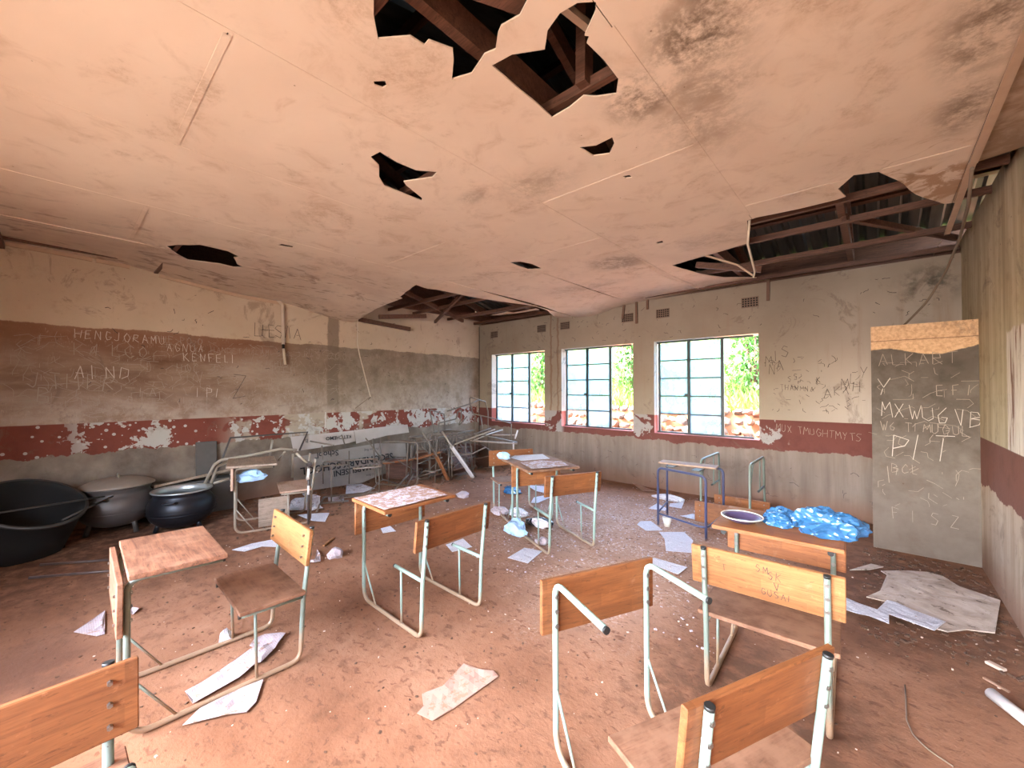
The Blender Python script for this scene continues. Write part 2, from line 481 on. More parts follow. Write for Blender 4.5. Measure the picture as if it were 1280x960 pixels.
    # pock marks, chips
    c = n.mix(n.m('MULTIPLY', n.st(n.noise(p, 2.3, 8, .75, 1.2), .56, .64), .4), c, (.15, .10, .075))
    c = n.mix(n.st(n.voro(p, 5.2), .025, .04, .85, 0), c, (.10, .06, .045))
    c = n.mix(n.st(n.voro(n.add(p, (2, 1, 7)), 9), .02, .035, .6, 0), c, (.12, .07, .05))
    h = n.m('ADD', n.m('MULTIPLY', b, .8), n.m('MULTIPLY', f, .5))
    return n.fin(c, .9, h, .35, bd=.008, spec=.2)
M_left, M_back, M_right, M_pillar = (mk_wall(k) for k in ('left', 'back', 'right', 'pillar'))

def mk_pane():
    n = N('dusty_window_glass')
    o = n.pos()
    tr = n.new('ShaderNodeBsdfTransparent'); tr.inputs[0].default_value = (.60, .72, .76, 1)
    tl = n.new('ShaderNodeBsdfTranslucent'); tl.inputs[0].default_value = (.30, .38, .42, 1)
    gl = n.new('ShaderNodeBsdfGlossy'); gl.inputs['Roughness'].default_value = .08
    m1 = n.new('ShaderNodeMixShader'); m2 = n.new('ShaderNodeMixShader')
    n.lk(n.st(n.noise(o, 3.5, 3), .3, .7, .35, .60), m1.inputs[0])
    n.lk(tr.outputs[0], m1.inputs[1]); n.lk(tl.outputs[0], m1.inputs[2])
    m2.inputs[0].default_value = .05
    n.lk(m1.outputs[0], m2.inputs[1]); n.lk(gl.outputs[0], m2.inputs[2])
    n.lk(m2.outputs[0], n.t.nodes['Material Output'].inputs[0])
    return n.mat

def mk_paper(name, c, ink=.6, dirt=.2, sc=1.0):
    n = N(name); o = n.obj(); x = n.xyz(o)
    row = n.m('FRACT', n.m('MULTIPLY', x[1], 95 * sc))
    word = n.noise(n.sc(o, (130 * sc, 95 * sc, 1)), 1, 2, .5)
    para = n.noise(n.sc(o, (9, 14, 1)), 1, 2, .5)
    t = n.m('MULTIPLY', n.m('MULTIPLY', n.box(row, .3, .7, .1), n.st(word, .44, .5)), n.st(para, .36, .42))
    cc = n.mix(n.m('MULTIPLY', t, ink), c, (.16, .16, .22))
    cc = n.mix(n.st(n.noise(o, 24, 6, .75), .64 - dirt * .34, .69 - dirt * .34, 0, .85), cc, (.34, .185, .12))
    return n.fin(cc, .85, n.noise(o, 18, 3), .3, bd=.004, spec=.2)
P_white = mk_paper('printed_paper', (.64, .62, .66), .6, .05)
P_lilac = mk_paper('damp_paper', (.46, .38, .39), .35, .2)
P_brown = mk_paper('muddy_paper', (.42, .26, .20), .15, .3)
P_flour = mk_paper('soiled_sheet', (.60, .54, .60), .5, .50)
def mk_plastic(name, c, a=.75):
    n = N(name); o = n.obj()
    n.b.inputs['Alpha'].default_value = 1.0
    n.b.inputs['Subsurface Weight'].default_value = .0
    cc = n.mix(n.noise(o, 12, 3), c, tuple(min(1, v * 1.6 + .03) for v in c))
    return n.fin(cc, .20, n.noise(n.sc(o, (1, 2, 1)), 22, 4, .6, 1.0), .35, bd=.005, spec=.8)
PL_blue = mk_plastic('blue_plastic_film', (.012, .082, .20))
PL_pale = mk_plastic('pale_blue_plastic_film', (.28, .42, .62))
PL_clear = mk_plastic('cloudy_plastic_film', (.62, .52, .52))
PL_black = mk_plastic('black_plastic_film', (.015, .015, .018))
PURPLE = flat('purple_enamel', (.10, .075, .17), .3)
ENAM = flat('cream_enamel', (.72, .66, .58), .35)
IRON = flat('sooty_cast_iron', (.022, .022, .028), .42, .6, .3, 8, .5)
IRONR = flat('worn_bright_rim', (.50, .52, .52), .4, .7)
ALU = flat('smoke_stained_aluminium', (.11, .095, .09), .5, .4, .5, 5, .3)
LID = flat('dusty_pot_lid', (.28, .225, .18), .6, .1, .3)
DRUM = flat('blackened_drum', (.006, .005, .0045), .8, .1)
DRIM = flat('drum_rim_steel', (.055, .05, .045), .55, .4)
BOARD = flat('dirty_sign_board', (.52, .45, .39), .85, 0, .35, 7)
BOARDW = flat('white_sign_board', (.66, .58, .53), .85, 0, .2, 9)
SLAB = flat('dark_slate_offcut', (.10, .085, .075), .9)
def mk_fallen():
    n = N('fallen_ceiling_board'); p = n.pos()
    a = n.noise(p, 5, 6, .65, .6); b = n.noise(n.add(p, (3, 1, 0)), 14, 5, .7)
    c = n.ramp(a, [(.3, (.30, .215, .155)), (.5, (.50, .395, .32)), (.7, (.62, .52, .45))])
    c = n.mix(n.st(b, .58, .66, 0, .8), c, (.12, .075, .05))
    return n.fin(c, .9, b, .5, bd=.006)
FALLEN = mk_fallen()
def mk_roof():
    n = N('weathered_roof_iron'); p = n.pos()
    a = n.noise(n.sc(p, (6, .8, 1)), 1.2, 5, .6)
    c = n.ramp(a, [(.35, (.045, .048, .044)), (.65, (.09, .092, .082))])
    return n.fin(c, .55, None, metal=.3)
M_roof = mk_roof()
def mk_ground(name, c1, c2, s):
    n = N(name); p = n.pos()
    return n.fin(n.ramp(n.noise(p, s, 5, .65), [(.3, c1), (.7, c2)]), .95, n.noise(p, s * 3, 3), .4, bd=.03)
G_red = mk_ground('red_earth', (.36, .15, .07), (.46, .23, .13), 1.2)
G_dull = mk_ground('trodden_yard', (.055, .045, .032), (.08, .065, .045), 1.2)
G_grass = mk_ground('grassy_bank', (.05, .10, .015), (.11, .155, .028), 1.5)
def mk_stone():
    n = N('rubble_stone'); o = n.obj()
    r = n.new('ShaderNodeObjectInfo').outputs['Random']
    c = n.ramp(r, [(0, (.085, .033, .016)), (.4, (.10, .052, .03)), (.75, (.065, .05, .038)), (1, (.105, .075, .052))])
    a = n.noise(o, 3, 4)
    return n.fin(n.mix(n.st(a, .45, .7, 0, .6), c, (.14, .09, .06)), .95, a, .4, bd=.03)
M_stone = mk_stone()
def mk_leaf(name, c1, c2, tr=.35):
    n = N(name)
    r = n.noise(n.pos(), 3, 2)
    c = n.ramp(r, [(.35, c1), (.65, c2)])
    n.fin(c, .6)
    tl = n.new('ShaderNodeBsdfTranslucent'); n.lk(c, tl.inputs[0])
    m = n.new('ShaderNodeMixShader'); m.inputs[0].default_value = tr
    n.lk(n.b.outputs[0], m.inputs[1]); n.lk(tl.outputs[0], m.inputs[2])
    n.lk(m.outputs[0], n.t.nodes['Material Output'].inputs[0])
    return n.mat
L_grass = mk_leaf('bright_grass', (.05, .115, .012), (.11, .165, .018))
L_bush = mk_leaf('bush_leaves', (.022, .08, .012), (.06, .145, .026))
M_paneg = mk_pane()

# ------------------------------------------------------------------ measured outlines (metres; x right, y towards the windows)
HOLES=[
[(-1.107,0.663),(-1.282,0.713),(-1.341,0.741),(-1.415,0.805),(-1.314,0.881),(-1.308,0.94),(-1.276,0.939),(-1.239,1.027),(-1.276,1.062),(-1.364,1.127),(-1.273,1.161),(-1.161,1.128),(-1.111,1.142),(-1.056,1.094),(-1.022,1.08),(-0.946,1.096),(-0.886,1.069),(-0.795,1.007)],
[(-1.179,1.188),(-1.079,1.202),(-0.967,1.272),(-0.908,1.209),(-0.833,1.185),(-0.764,1.194),(-0.713,1.232),(-0.732,1.263),(-0.816,1.324),(-0.804,1.339),(-0.828,1.356),(-0.818,1.474),(-0.822,1.608),(-0.873,1.684),(-0.949,1.637),(-0.99,1.593),(-1.079,1.613),(-1.185,1.617),(-1.184,1.372)],
[(-2.171,1.188),(-2.086,1.2),(-2.104,1.325),(-2.097,1.45),(-2.013,1.55),(-2.093,1.568),(-2.269,1.477),(-2.302,1.516),(-2.372,1.694),(-2.407,1.712),(-2.412,1.596),(-2.412,1.417),(-2.343,1.343),(-2.217,1.27)],
[(-5.014,0.66),(-4.861,0.72),(-4.689,0.858),(-4.695,1.079),(-4.803,1.2),(-4.876,1.169),(-5.088,1.25),(-5.156,1.327),(-5.241,1.258),(-5.235,1.132),(-5.371,0.882),(-5.233,0.776)],
[(-1.216,1.92),(-1.142,1.967),(-1.041,1.961),(-1.059,2.021),(-1.123,2.086),(-1.203,2.046)],
[(-2.884,3.172),(-2.784,3.226),(-2.741,3.374),(-2.764,3.586),(-2.903,3.502)],
[(-1.627,0.904),(-1.584,0.936),(-1.606,0.954),(-1.633,0.949),(-1.642,0.916)],
[(-4.163,1.347),(-4.09,1.357),(-4.079,1.45),(-4.125,1.466)],
[(-1.178,2.363),(-1.144,2.381),(-1.145,2.419),(-1.18,2.401)],
[(-1.491,3.637),(-1.432,3.636),(-1.45,3.701),(-1.497,3.687)],
[(-1.643,4.437),(-0.863,4.229),(-0.756,3.657),(-0.69,3.635),(-0.412,3.677),(-0.201,3.677),(-0.148,3.661),(-0.177,3.482),(-0.094,3.324),(0.022,3.378),(0.148,3.688),(0.217,3.941),(0.379,4.282),(0.448,4.311),(0.46,4.4),(0.46,6.3),(-1.0,6.3),(-1.019,6.042),(-1.393,5.488),(-1.544,4.915)],
[(-6.6,3.19),(-6.317,3.19),(-5.936,3.153),(-5.577,3.154),(-5.018,3.247),(-4.975,3.18),(-4.374,3.03),(-4.411,3.155),(-4.424,3.254),(-4.384,3.354),(-4.331,4.117),(-4.213,4.691),(-4.083,5.024),(-4.081,5.424),(-4.45,6.3),(-6.6,6.3)],
[(.46,3.62),(.8,3.5),(.8,6.3),(.46,6.3)]]
PAPERS={
 'p1':[(-2.546,0.425),(-2.422,0.434),(-2.453,0.634),(-2.515,0.724),(-2.503,0.743),(-2.571,0.836),(-2.629,0.872),(-2.672,0.926),(-2.708,0.915),(-2.796,0.846),(-2.777,0.79),(-2.721,0.749),(-2.69,0.757),(-2.634,0.642),(-2.565,0.495)],
 'p2':[(-2.302,0.377),(-2.223,0.525),(-2.178,0.589),(-2.216,0.639),(-2.357,0.712),(-2.369,0.612),(-2.355,0.449)],
 'p3':[(-1.674,1.202),(-1.632,1.298),(-1.664,1.394),(-1.686,1.484),(-1.596,1.504),(-1.526,1.551),(-1.48,1.543),(-1.482,1.397),(-1.488,1.247),(-1.501,1.135),(-1.588,1.113),(-1.601,1.158)],
 'p4':[(-2.449,2.667),(-2.483,2.94),(-2.312,2.995),(-2.24,2.699)],
 'p5':[(-3.088,2.489),(-3.09,2.705),(-2.865,2.626),(-2.914,2.422)],
 'p6':[(-3.99,2.32),(-3.985,2.428),(-3.778,2.378),(-3.828,2.254)],
 'p7':[(-5.458,1.919),(-5.774,2.054),(-5.944,2.165),(-5.869,2.267),(-5.612,2.362),(-5.258,2.213),(-5.186,2.22),(-5.132,2.101),(-5.36,1.896)],
 'p8':[(-5.149,1.899),(-5.119,1.979),(-4.939,2.193),(-4.644,2.011),(-4.789,1.928)],
 'p9':[(-5.685,2.501),(-5.571,2.675),(-5.323,2.556),(-5.453,2.406)],
 'p10':[(-5.608,2.714),(-6.147,2.99),(-6.074,3.191),(-5.614,3.172),(-5.508,2.804)],
 'p11':[(-6.095,2.313),(-6.438,2.515),(-5.982,2.378),(-5.784,2.448),(-5.667,2.279)],
 'p12':[(-3.798,1.416),(-3.82,1.454),(-3.678,1.441),(-3.627,1.487),(-3.881,1.609),(-3.723,1.57),(-3.591,1.519),(-3.592,1.465),(-3.676,1.416)],
 'p13':[(-4.453,1.077),(-4.511,1.251),(-4.474,1.438),(-4.17,1.446),(-4.364,1.298),(-4.343,1.148)],
 'r1':[(-1.979,4.268),(-2.006,4.404),(-1.913,4.487),(-1.698,4.287),(-1.825,4.152)],
 'r2':[(-1.711,4.214),(-1.516,4.39),(-1.365,4.204),(-1.269,3.878),(-1.464,3.765),(-1.591,4.055)],
 'r3':[(-1.497,3.455),(-1.483,3.538),(-1.192,3.529),(-1.205,3.346),(-1.475,3.393)],
 'r4':[(-2.027,5.357),(-1.907,5.528),(-1.835,5.23),(-1.985,5.212)],
 'r5':[(-2.143,4.953),(-2.154,5.243),(-1.97,5.108),(-1.949,4.987)],
 'r6':[(-1.734,4.89),(-1.628,5.088),(-1.67,5.183),(-1.585,5.286),(-1.404,5.161),(-1.461,4.87)],
 'r8':[(-2.875,6.063),(-2.784,6.191),(-2.403,5.817),(-2.568,5.709)],
 's1':[(-0.183,3.738),(-0.107,3.696),(-0.009,3.669),(0.042,3.878),(0.084,3.892),(0.169,3.829),(0.315,3.769),(0.25,3.575),(0.048,3.632),(0.046,3.507),(-0.049,3.524),(-0.172,3.511)],
 's2':[(0.013,4.512),(0.177,4.659),(0.292,4.729),(0.383,4.713),(0.448,4.546),(0.636,4.436),(0.524,3.821),(0.403,3.769),(0.311,3.648),(0.167,3.656),(0.042,3.878),(-0.067,3.881),(0.007,4.053),(0.05,4.446)],
 's3':[(-0.177,4.375),(-0.047,4.651),(0.031,4.631),(-0.058,4.481)],
 's4':[(-0.859,3.257),(-0.721,3.296),(-0.649,3.173),(-0.763,3.148)],
 's5':[(-3.399,4.156),(-3.542,4.391),(-3.495,4.58),(-3.372,4.544),(-3.331,4.216)],
 's6':[(-4.077,4.883),(-3.799,5.013),(-3.549,4.683),(-3.766,4.701)],
 't1':[(-3.679,0.07),(-3.885,0.216),(-3.52,0.197),(-3.516,0.162)],
 't2':[(-3.721,0.322),(-3.807,0.339),(-3.733,0.373),(-3.682,0.337)],
 'roll':[(0.391,3.01),(0.473,2.87)],
 'chip':[(0.435,3.401),(0.494,3.366)],
 'stick':[(0.406,3.204),(0.467,3.15)],
 'wire':[(0.094,2.869),(0.092,2.734),(0.088,2.573),(0.105,2.481),(0.147,2.421),(0.213,2.381)],
 'bag1':[(-3.984,4.436)],
 'bag2':[(-2.791,3.169)],
 'crump':[(-3.415,3.556),(-3.224,3.603),(-2.87,3.572),(-3.226,3.812),(-2.409,3.134),(-4.018,5.466),(-0.178,5.778),(-0.236,5.56),(-0.112,5.769),(-4.545,3.248),(-4.348,3.752),(-2.207,5.732),(-1.753,4.502),(-3.73,0.143),(-7.402,3.706),(-6.384,2.673),(-4.507,1.994)],
}
BARS=[
 ('U',[(-6.1,4.636,0.716),(-6.1,4.528,1.135),(-6.1,4.866,1.033),(-6.1,4.929,0.783)]),
 ('L1',[(-6.0,4.86,1.096),(-6.0,5.438,1.218),(-6.0,5.693,1.296)]),
 ('C',[(-5.6,5.141,1.061),(-5.575,5.052,1.219),(-5.55,5.017,1.364),(-5.525,5.392,1.27),(-5.5,5.437,1.091)]),
 ('D',[(-5.7,4.432,0.914),(-5.65,4.78,0.971),(-5.6,4.774,1.095),(-5.55,4.816,1.142),(-5.5,4.773,0.988),(-5.45,4.658,0.851),(-5.4,4.82,1.027)]),
 ('E',[(-5.2,4.786,1.083),(-5.083,5.155,0.987),(-4.967,5.511,0.879),(-4.85,5.381,0.578)]),
 ('E2',[(-5.2,4.786,1.083),(-5.2,4.822,1.072),(-5.2,4.83,0.727)]),
 ('F',[(-5.3,5.055,1.039),(-5.1,4.915,0.818)]),
 ('g1',[(-5.4,3.75,0.661),(-5.3,4.251,0.699),(-5.2,4.811,0.729),(-5.1,5.12,0.813)]),
 ('g2',[(-5.2,4.367,0.593),(-5.0,4.626,0.707),(-4.8,4.918,0.829)]),
 ('g3',[(-5.1,4.718,0.638),(-5.25,5.217,0.692),(-5.4,5.735,0.72)]),
 ('g4',[(-5.0,4.626,0.767),(-4.7,5.365,0.574)]),
 ('plank1',[(-5.2,4.738,0.619),(-4.9,5.565,0.515)]),
 ('plank2',[(-5.4,5.449,0.643),(-5.1,5.822,0.634)]),
 ('h',[(-4.9,5.536,0.607),(-4.9,5.608,0.753)]),
 ('h2',[(-4.9,5.493,0.545),(-4.9,5.493,0.394)]),
 ('i',[(-5.2,3.724,0.857),(-5.05,3.888,0.462)]),
 ('iplank',[(-5.2,3.994,0.449),(-5.2,4.226,0.032)]),
 ('j',[(-5.0,3.949,0.854),(-4.8,3.99,0.62)]),
 ('jch',[(-5.0,4.135,0.602),(-5.0,4.592,0.045)]),
 ('v',[(-5.2,4.235,0.538),(-5.2,4.258,0.061)]),
 ('v',[(-5.2,4.301,0.48),(-5.2,4.313,0.069)]),
 ('v',[(-5.2,4.607,0.604),(-5.2,4.619,0.25)]),
 ('v',[(-5.2,4.738,0.52),(-5.2,4.763,0.069)]),
 ('l',[(-5.1,4.24,0.43),(-4.95,4.534,0.445),(-4.8,4.697,0.553)]),
 ('m1',[(-5.6,3.89,0.469),(-5.9,4.757,0.395)]),
 ('m2',[(-5.5,3.821,0.388),(-5.5,4.322,0.447)]),
 ('m3',[(-5.4,3.752,0.113),(-5.0,3.93,0.271)]),
 ('n1',[(-5.9,3.17,0.748),(-5.7,3.346,0.404)]),
 ('n2',[(-5.9,3.415,0.727),(-5.9,3.465,0.043)]),
 ('n3',[(-5.95,2.815,0.823),(-5.85,2.825,0.658)]),
 ('n4',[(-5.7,2.421,0.728),(-5.7,2.439,0.199)]),
 ('n5',[(-5.6,2.225,0.814),(-5.2,2.357,0.781)]),
 ('n6',[(-5.8,3.403,0.669),(-5.5,3.74,0.696)]),
 ('n7',[(-5.7,3.865,0.703),(-5.7,3.868,-0.03)]),
 ('n8',[(-5.7,3.364,0.352),(-5.7,3.887,0.351)]),
 ('n9',[(-5.9,3.103,0.298),(-5.6,3.269,0.377)]),
 ('n10',[(-5.5,3.742,0.107),(-5.5,4.234,0.099)]),
 ('n11',[(-5.7,2.808,0.612),(-5.7,2.811,0.135)]),
 ('q1',[(-5.7,1.11,0.432),(-5.65,1.186,0.64),(-5.6,1.241,0.692),(-5.55,1.519,0.718),(-5.5,1.832,0.765),(-5.45,2.005,0.736)]),
 ('q2',[(-5.7,1.17,0.422),(-5.7,1.219,0.603),(-5.7,1.344,0.654)]),
 ('q3',[(-5.7,1.192,0.418),(-5.7,1.345,0.447)]),
 ('q4',[(-6.1,1.253,0.289),(-6.1,1.448,0.888),(-6.1,2.384,0.889),(-6.1,2.275,0.633)]),
 ('q5',[(-5.6,1.84,0.615),(-5.3,1.811,0.752)]),
 ('q6',[(-5.8,1.835,0.848),(-5.8,1.803,0.642)]),
 ('q7',[(-5.4,1.939,0.698),(-5.4,1.934,0.41)]),
 ('q8',[(-4.75,1.784,0.798),(-4.75,1.871,0.703)]),
]

# ------------------------------------------------------------------ setting: shell of the classroom
XL, XR, YB, YF = -6.41, 0.65, 6.07, -1.3
def lerp(v, pts):
    if v <= pts[0][0]: return pts[0][1]
    for (a, b), (c, d) in zip(pts, pts[1:]):
        if v <= c: return b + (d - b) * (v - a) / (c - a)
    return pts[-1][1]
def zc(x, y):     # height of the sagging ceiling
    l = lerp(y, [(-2, .12), (-.4, .12), (0, .11), (.5, .09), (.8, .04), (1.6, -.06), (2.16, -.08), (2.93, -.24), (3.6, -.25), (4.18, -.24), (4.8, -.1), (5.5, 0)])
    b = lerp(x, [(-7, .02), (-5.2, .02), (-4.5, -.01), (-4.1, -.06), (-3.5, -.1), (-3.3, -.02), (-2.7, .04), (-1.5, .08), (1, .05)])
    return 2.85 + l * math.exp(-((max(x, XL) + 6.41) / 1.1) ** 2) + b * math.exp(-((YB - min(y, YB)) / .7) ** 2)

bm = bmesh.new()
bmesh.ops.create_grid(bm, x_segments=2, y_segments=2, size=.5)
bmesh.ops.scale(bm, vec=(XR - XL + .5, YB - YF + .5, 1), verts=bm.verts)
bmesh.ops.translate(bm, vec=((XR + XL) / 2, (YB + YF) / 2, 0), verts=bm.verts)
thicken(bm, .1)
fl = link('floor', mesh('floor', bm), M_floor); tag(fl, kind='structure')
fl.location.z = 0
for v in fl.data.vertices: v.co.z = min(0, v.co.z) if v.co.z < .05 else 0
fl.data.update()

def wall(name, boxes, mat):
    bm = bmesh.new()
    for a, b in boxes:
        bbox(bm, [(p + q) / 2 for p, q in zip(a, b)], [q - p for p, q in zip(a, b)])
    return tag(link(name, mesh(name, bm), mat), kind='structure')
w_left = wall('wall_left', [((XL - .23, YF - .23, -.05), (XL, YB + .23, 3.02))], M_left)
w_right = wall('wall_right', [((XR, YF - .23, -.05), (XR + .23, YB + .23, 3.02)), ((XR, 2.5, 2.95), (XR + .23, 4.2, 3.0))], M_right)
OPEN = [(-6.03, -4.63), (-4.25, -2.87), (-2.53, -1.135)]
SILL, HEAD = .84, 2.235
bx = [((XL, YB, -.05), (XR, YB + .23, SILL)), ((XL, YB, HEAD), (XR, YB + .23, 2.885))]
e = [XL] + [v for o in OPEN for v in o] + [XR]
for i in range(0, len(e), 2): bx.append(((e[i], YB, SILL), (e[i + 1], YB + .23, HEAD)))
w_back = wall('wall_back', bx, M_back)
FO = [(-3.5, -2.1, .9, 2.3), (-1.8, -.65, .9, 2.3), (-.35, .5, 0.0, 2.15)]
bx = [((XL, YF - .23, 2.3), (XR, YF, 3.0))]
xs = XL
for a, b, z0, z1 in FO:
    bx.append(((xs, YF - .23, -.05), (a, YF, 2.3))); xs = b
    if z0 > 0: bx.append(((a, YF - .23, -.05), (b, YF, z0)))
    if z1 < 2.3: bx.append(((a, YF - .23, z1), (b, YF, 2.3)))
bx.append(((xs, YF - .23, -.05), (XR, YF, 2.3)))
wall('wall_front', bx, M_right)
pil = wall('wall_pillar', [((-.035, 5.2, -.02), (XR, 5.75, 2.10))], M_pillar)

# dark settlement crack in the far left corner, a child of the back wall
bm = bmesh.new()
tube(bm, [(XL + .008, YB - .008, .1), (XL + .012, YB - .006, 1.2), (XL + .008, YB - .008, 2.86)], .007, seg=5)
link('corner_crack', mesh('corner_crack', bm), HOLE, w_back)

# ceiling boards with torn holes; each board and each cover strip is its own part
ceil = empty('ceiling'); tag(ceil, kind='structure')
seams = [-6.5, -5.10, -3.97, -2.87, -1.80, -.72, .42, .66]
cross = [(.9, 3.7), (.41, 3.2), (-.4, 2.35, 4.9), (.41, 3.2), (-.4, 2.33, 4.7), (.9, 3.36), (.0, 2.4, 4.8)]
for i in range(7):
    x0, x1 = seams[i], seams[i + 1]
    ys = [YF - .1] + list(cross[i]) + [YB + .1]
    for y0, y1 in zip(ys, ys[1:]):
        rect = [(x0 + .002, y0 + .002), (x1 - .002, y0 + .002), (x1 - .002, y1 - .002), (x0 + .002, y1 - .002)]
        hs = [h for h in HOLES if min(p[0] for p in h) < x1 and max(p[0] for p in h) > x0 and min(p[1] for p in h) < y1 and max(p[1] for p in h) > y0]
        bm = cdt(rect, hs, .22, zc, .006)
        if not bm.faces: bm.free(); continue
        for f in bm.faces:
            if f.normal.z > 0: f.normal_flip()
        r = bmesh.ops.extrude_face_region(bm, geom=list(bm.faces))
        bmesh.ops.translate(bm, vec=(0, 0, .007), verts=[v for v in r['geom'] if isinstance(v, bmesh.types.BMVert)])
        bmesh.ops.recalc_face_normals(bm, faces=list(bm.faces))
        link('ceiling_board', mesh('ceiling_board', bm), M_ceil, ceil)
def inhole(x, y): return any(inside((x, y), h) for h in HOLES)
def strip(a, b, w=.022, m=None, dz=.004):
    n = max(2, int(math.dist(a, b) / .12)); run = []
    def flush():
        if len(run) > 1:
            bm = bmesh.new()
            d = Vector((b[0] - a[0], b[1] - a[1])).normalized(); s = Vector((-d.y, d.x)) * w / 2
            V = []
            for (x, y) in run:
                z = zc(x, y)
                V.append([bm.verts.new(q) for q in ((x - s.x, y - s.y, z), (x - s.x, y - s.y, z - dz), (x + s.x, y + s.y, z - dz), (x + s.x, y + s.y, z))])
            for p, q in zip(V, V[1:]):
                for k in range(3): bm.faces.new((p[k], p[k + 1], q[k + 1], q[k]))
            bmesh.ops.recalc_face_normals(bm, faces=list(bm.faces))
            link('cover_strip', mesh('cover_strip', bm), m or M_ceil, ceil)
        run.clear()
    for k in range(n + 1):
        x = a[0] + (b[0] - a[0]) * k / n; y = a[1] + (b[1] - a[1]) * k / n
        if inhole(x, y): flush()
        else: run.append((x, y))
    flush()
for i in range(1, 6): strip((seams[i], YF), (seams[i], YB), .02, None, .002)
strip((.42, YF), (.44, 3.6), .035, BATT, .014)
for i in range(7):
    for y in cross[i]: strip((seams[i] + .02, y), (seams[i + 1] - .02, y), .028, None, .0025)
# the right-hand trim carries on across the open hole
bm = bmesh.new(); bbox(bm, (.452, 4.35, 2.846), (.035, 1.5, .014), Matrix.Rotation(-.02, 4, 'Z'))
link('trim_strip', mesh('trim_strip', bm), BATT, ceil)
# cornice along the left wall, broken where the sheets sag
for (y0, y1) in ((-1.2, .22), (.25, .52), (.78, 2.12)):
    n = 8; bm = bmesh.new()
    pts = [(XL + .014, y0 + (y1 - y0) * k / n, zc(XL, y0 + (y1 - y0) * k / n) - .025) for k in range(n + 1)]
    for p, q in zip(pts, pts[1:]):
        c = (Vector(p) + Vector(q)) / 2; d = Vector(q) - Vector(p)
        bbox(bm, c, (.02, d.length, .04), Matrix.Rotation(math.atan2(d.z, d.y), 4, 'X'))
    link('cornice', mesh('cornice', bm), BATT, ceil)
# torn flap of board curling at the back-left hole
for (poly, z0, sl) in (([(-4.95, 4.95), (-4.5, 5.05), (-4.1, 5.15), (-4.12, 5.27), (-4.55, 5.2), (-4.9, 5.12)], 2.80, .0),):
    bm = cdt(poly, [], .2, lambda x, y: z0 + .03 * math.sin(x * 9))
    thicken(bm, -.007); link('torn_flap', mesh('torn_flap', bm), M_ceil, ceil)

# roof: corrugated sheets, purlins, truss members
roof = empty('roof'); tag(roof, kind='structure')
YRG, EB, EFr = 2.4, 6.75, -2.5
def zr(y): return 3.10 + .27 * ((EB - y) if y > YRG else (EB - YRG) - (YRG - y))
def sheet_me(y0, y1):
    bm = bmesh.new(); prof = []
    x = 0
    for k in range(5):
        b = k * .17
        prof += [(b, 0), (b + .085, 0), (b + .105, .028), (b + .145, .028), (b + .165, 0)]
    rows = [[bm.verts.new((px, y, zr(y) + pz)) for px, pz in prof] for y in (y0, y1)]
    for k in range(len(prof) - 1): bm.faces.new((rows[0][k], rows[0][k + 1], rows[1][k + 1], rows[1][k]))
    return mesh('roof_sheet', bm)
sb, sf = sheet_me(YRG, EB), sheet_me(EFr, YRG)
for me in (sb, sf):
    me.materials.append(M_roof)
    for k in range(11):
        o = bpy.data.objects.new('roof_sheet', me); col.objects.link(o); o.parent = roof
        o.location = (-7.25 + k * .835, 0, .002 * (k % 2))
for y in (6.3, 5.4, 4.5, 3.6, 2.7, 1.6, .6, -.5, -1.5):
    link('purlin', box_me('purlin', (-3, y, zr(y) - .045), (8.3, .05, .075), Matrix.Rotation(-math.atan(.27) * (1 if y > YRG else -1), 4, 'X')), W_truss, roof)
def beam(name, a, b, w, h, mat=W_truss, par=roof, bev=0):
    a, b = Vector(a), Vector(b); d = b - a
    rot = d.to_track_quat('Y', 'Z').to_matrix().to_4x4()
    bm = bmesh.new(); bbox(bm, (a + b) / 2, (w, d.length, h), rot, bev)
    return link(name, mesh(name, bm), mat, par)
for x in (-6.2, -4.6, -3.0, -1.26, -.2):
    beam('ceiling_joist', (x, YF - .1, 3.0), (x, YB + .1, 3.0), .05, .12)
    beam('rafter', (x, EB - .1, zr(EB - .1) - .15), (x, YRG, zr(YRG) - .15), .05, .11)
    beam('rafter', (x, EFr + .1, zr(EFr + .1) - .15), (x, YRG, zr(YRG) - .15), .05, .11)
    beam('web_brace', (x + .05, 2.4, 3.0), (x + .05, 4.3, zr(4.3) - .2), .04, .09)
    beam('web_brace', (x + .05, 2.4, 3.0), (x + .05, .9, zr(.9) - .2), .04, .09)
    beam('king_post', (x + .05, 2.4, 3.0), (x + .05, 2.4, zr(2.4) - .2), .05, .09)
beam('king_post', (-.99, 1.60, 2.90), (-.99, 1.62, 3.75), .05, .07)
for y in (-.4, .75, 1.63, 2.75, 3.87, 4.38, 5.2, 5.92):
    beam('brander', (XL, y, 2.915), (XR - .03, y, 2.915), .038, .05)
beam('loose_brander', (-.19, 4.33, 2.93), (.60, 5.84, 2.98), .04, .05)
beam('loose_brander', (-1.45, 4.62, 2.86), (-.86, 4.75, 2.72), .035, .06)
beam('hip_brace', (-1.18, .2, 3.1), (-.86, 1.5, 3.0), .03, .03, BATT)
beam('hip_brace', (-1.55, .1, 3.02), (-.95, 1.12, 2.97), .06, .15)
beam('wall_plate', (XL, YB + .12, 2.93), (XR, YB + .12, 2.93), .11, .09)
beam('wall_plate', (XL - .06, 3.0, 2.93), (XL - .06, YB, 2.93), .10, .09)
beam('fallen_brander', (XL + .07, 3.25, 2.66), (XL + .10, 4.25, 2.60), .03, .07)
beam('fallen_brander', (-6.1, 3.5, 2.70), (-5.9, 4.3, 2.80), .03, .07)
beam('fallen_brander', (-5.3, 3.4, 3.0), (-5.95, 5.2, 2.83), .04, .06)
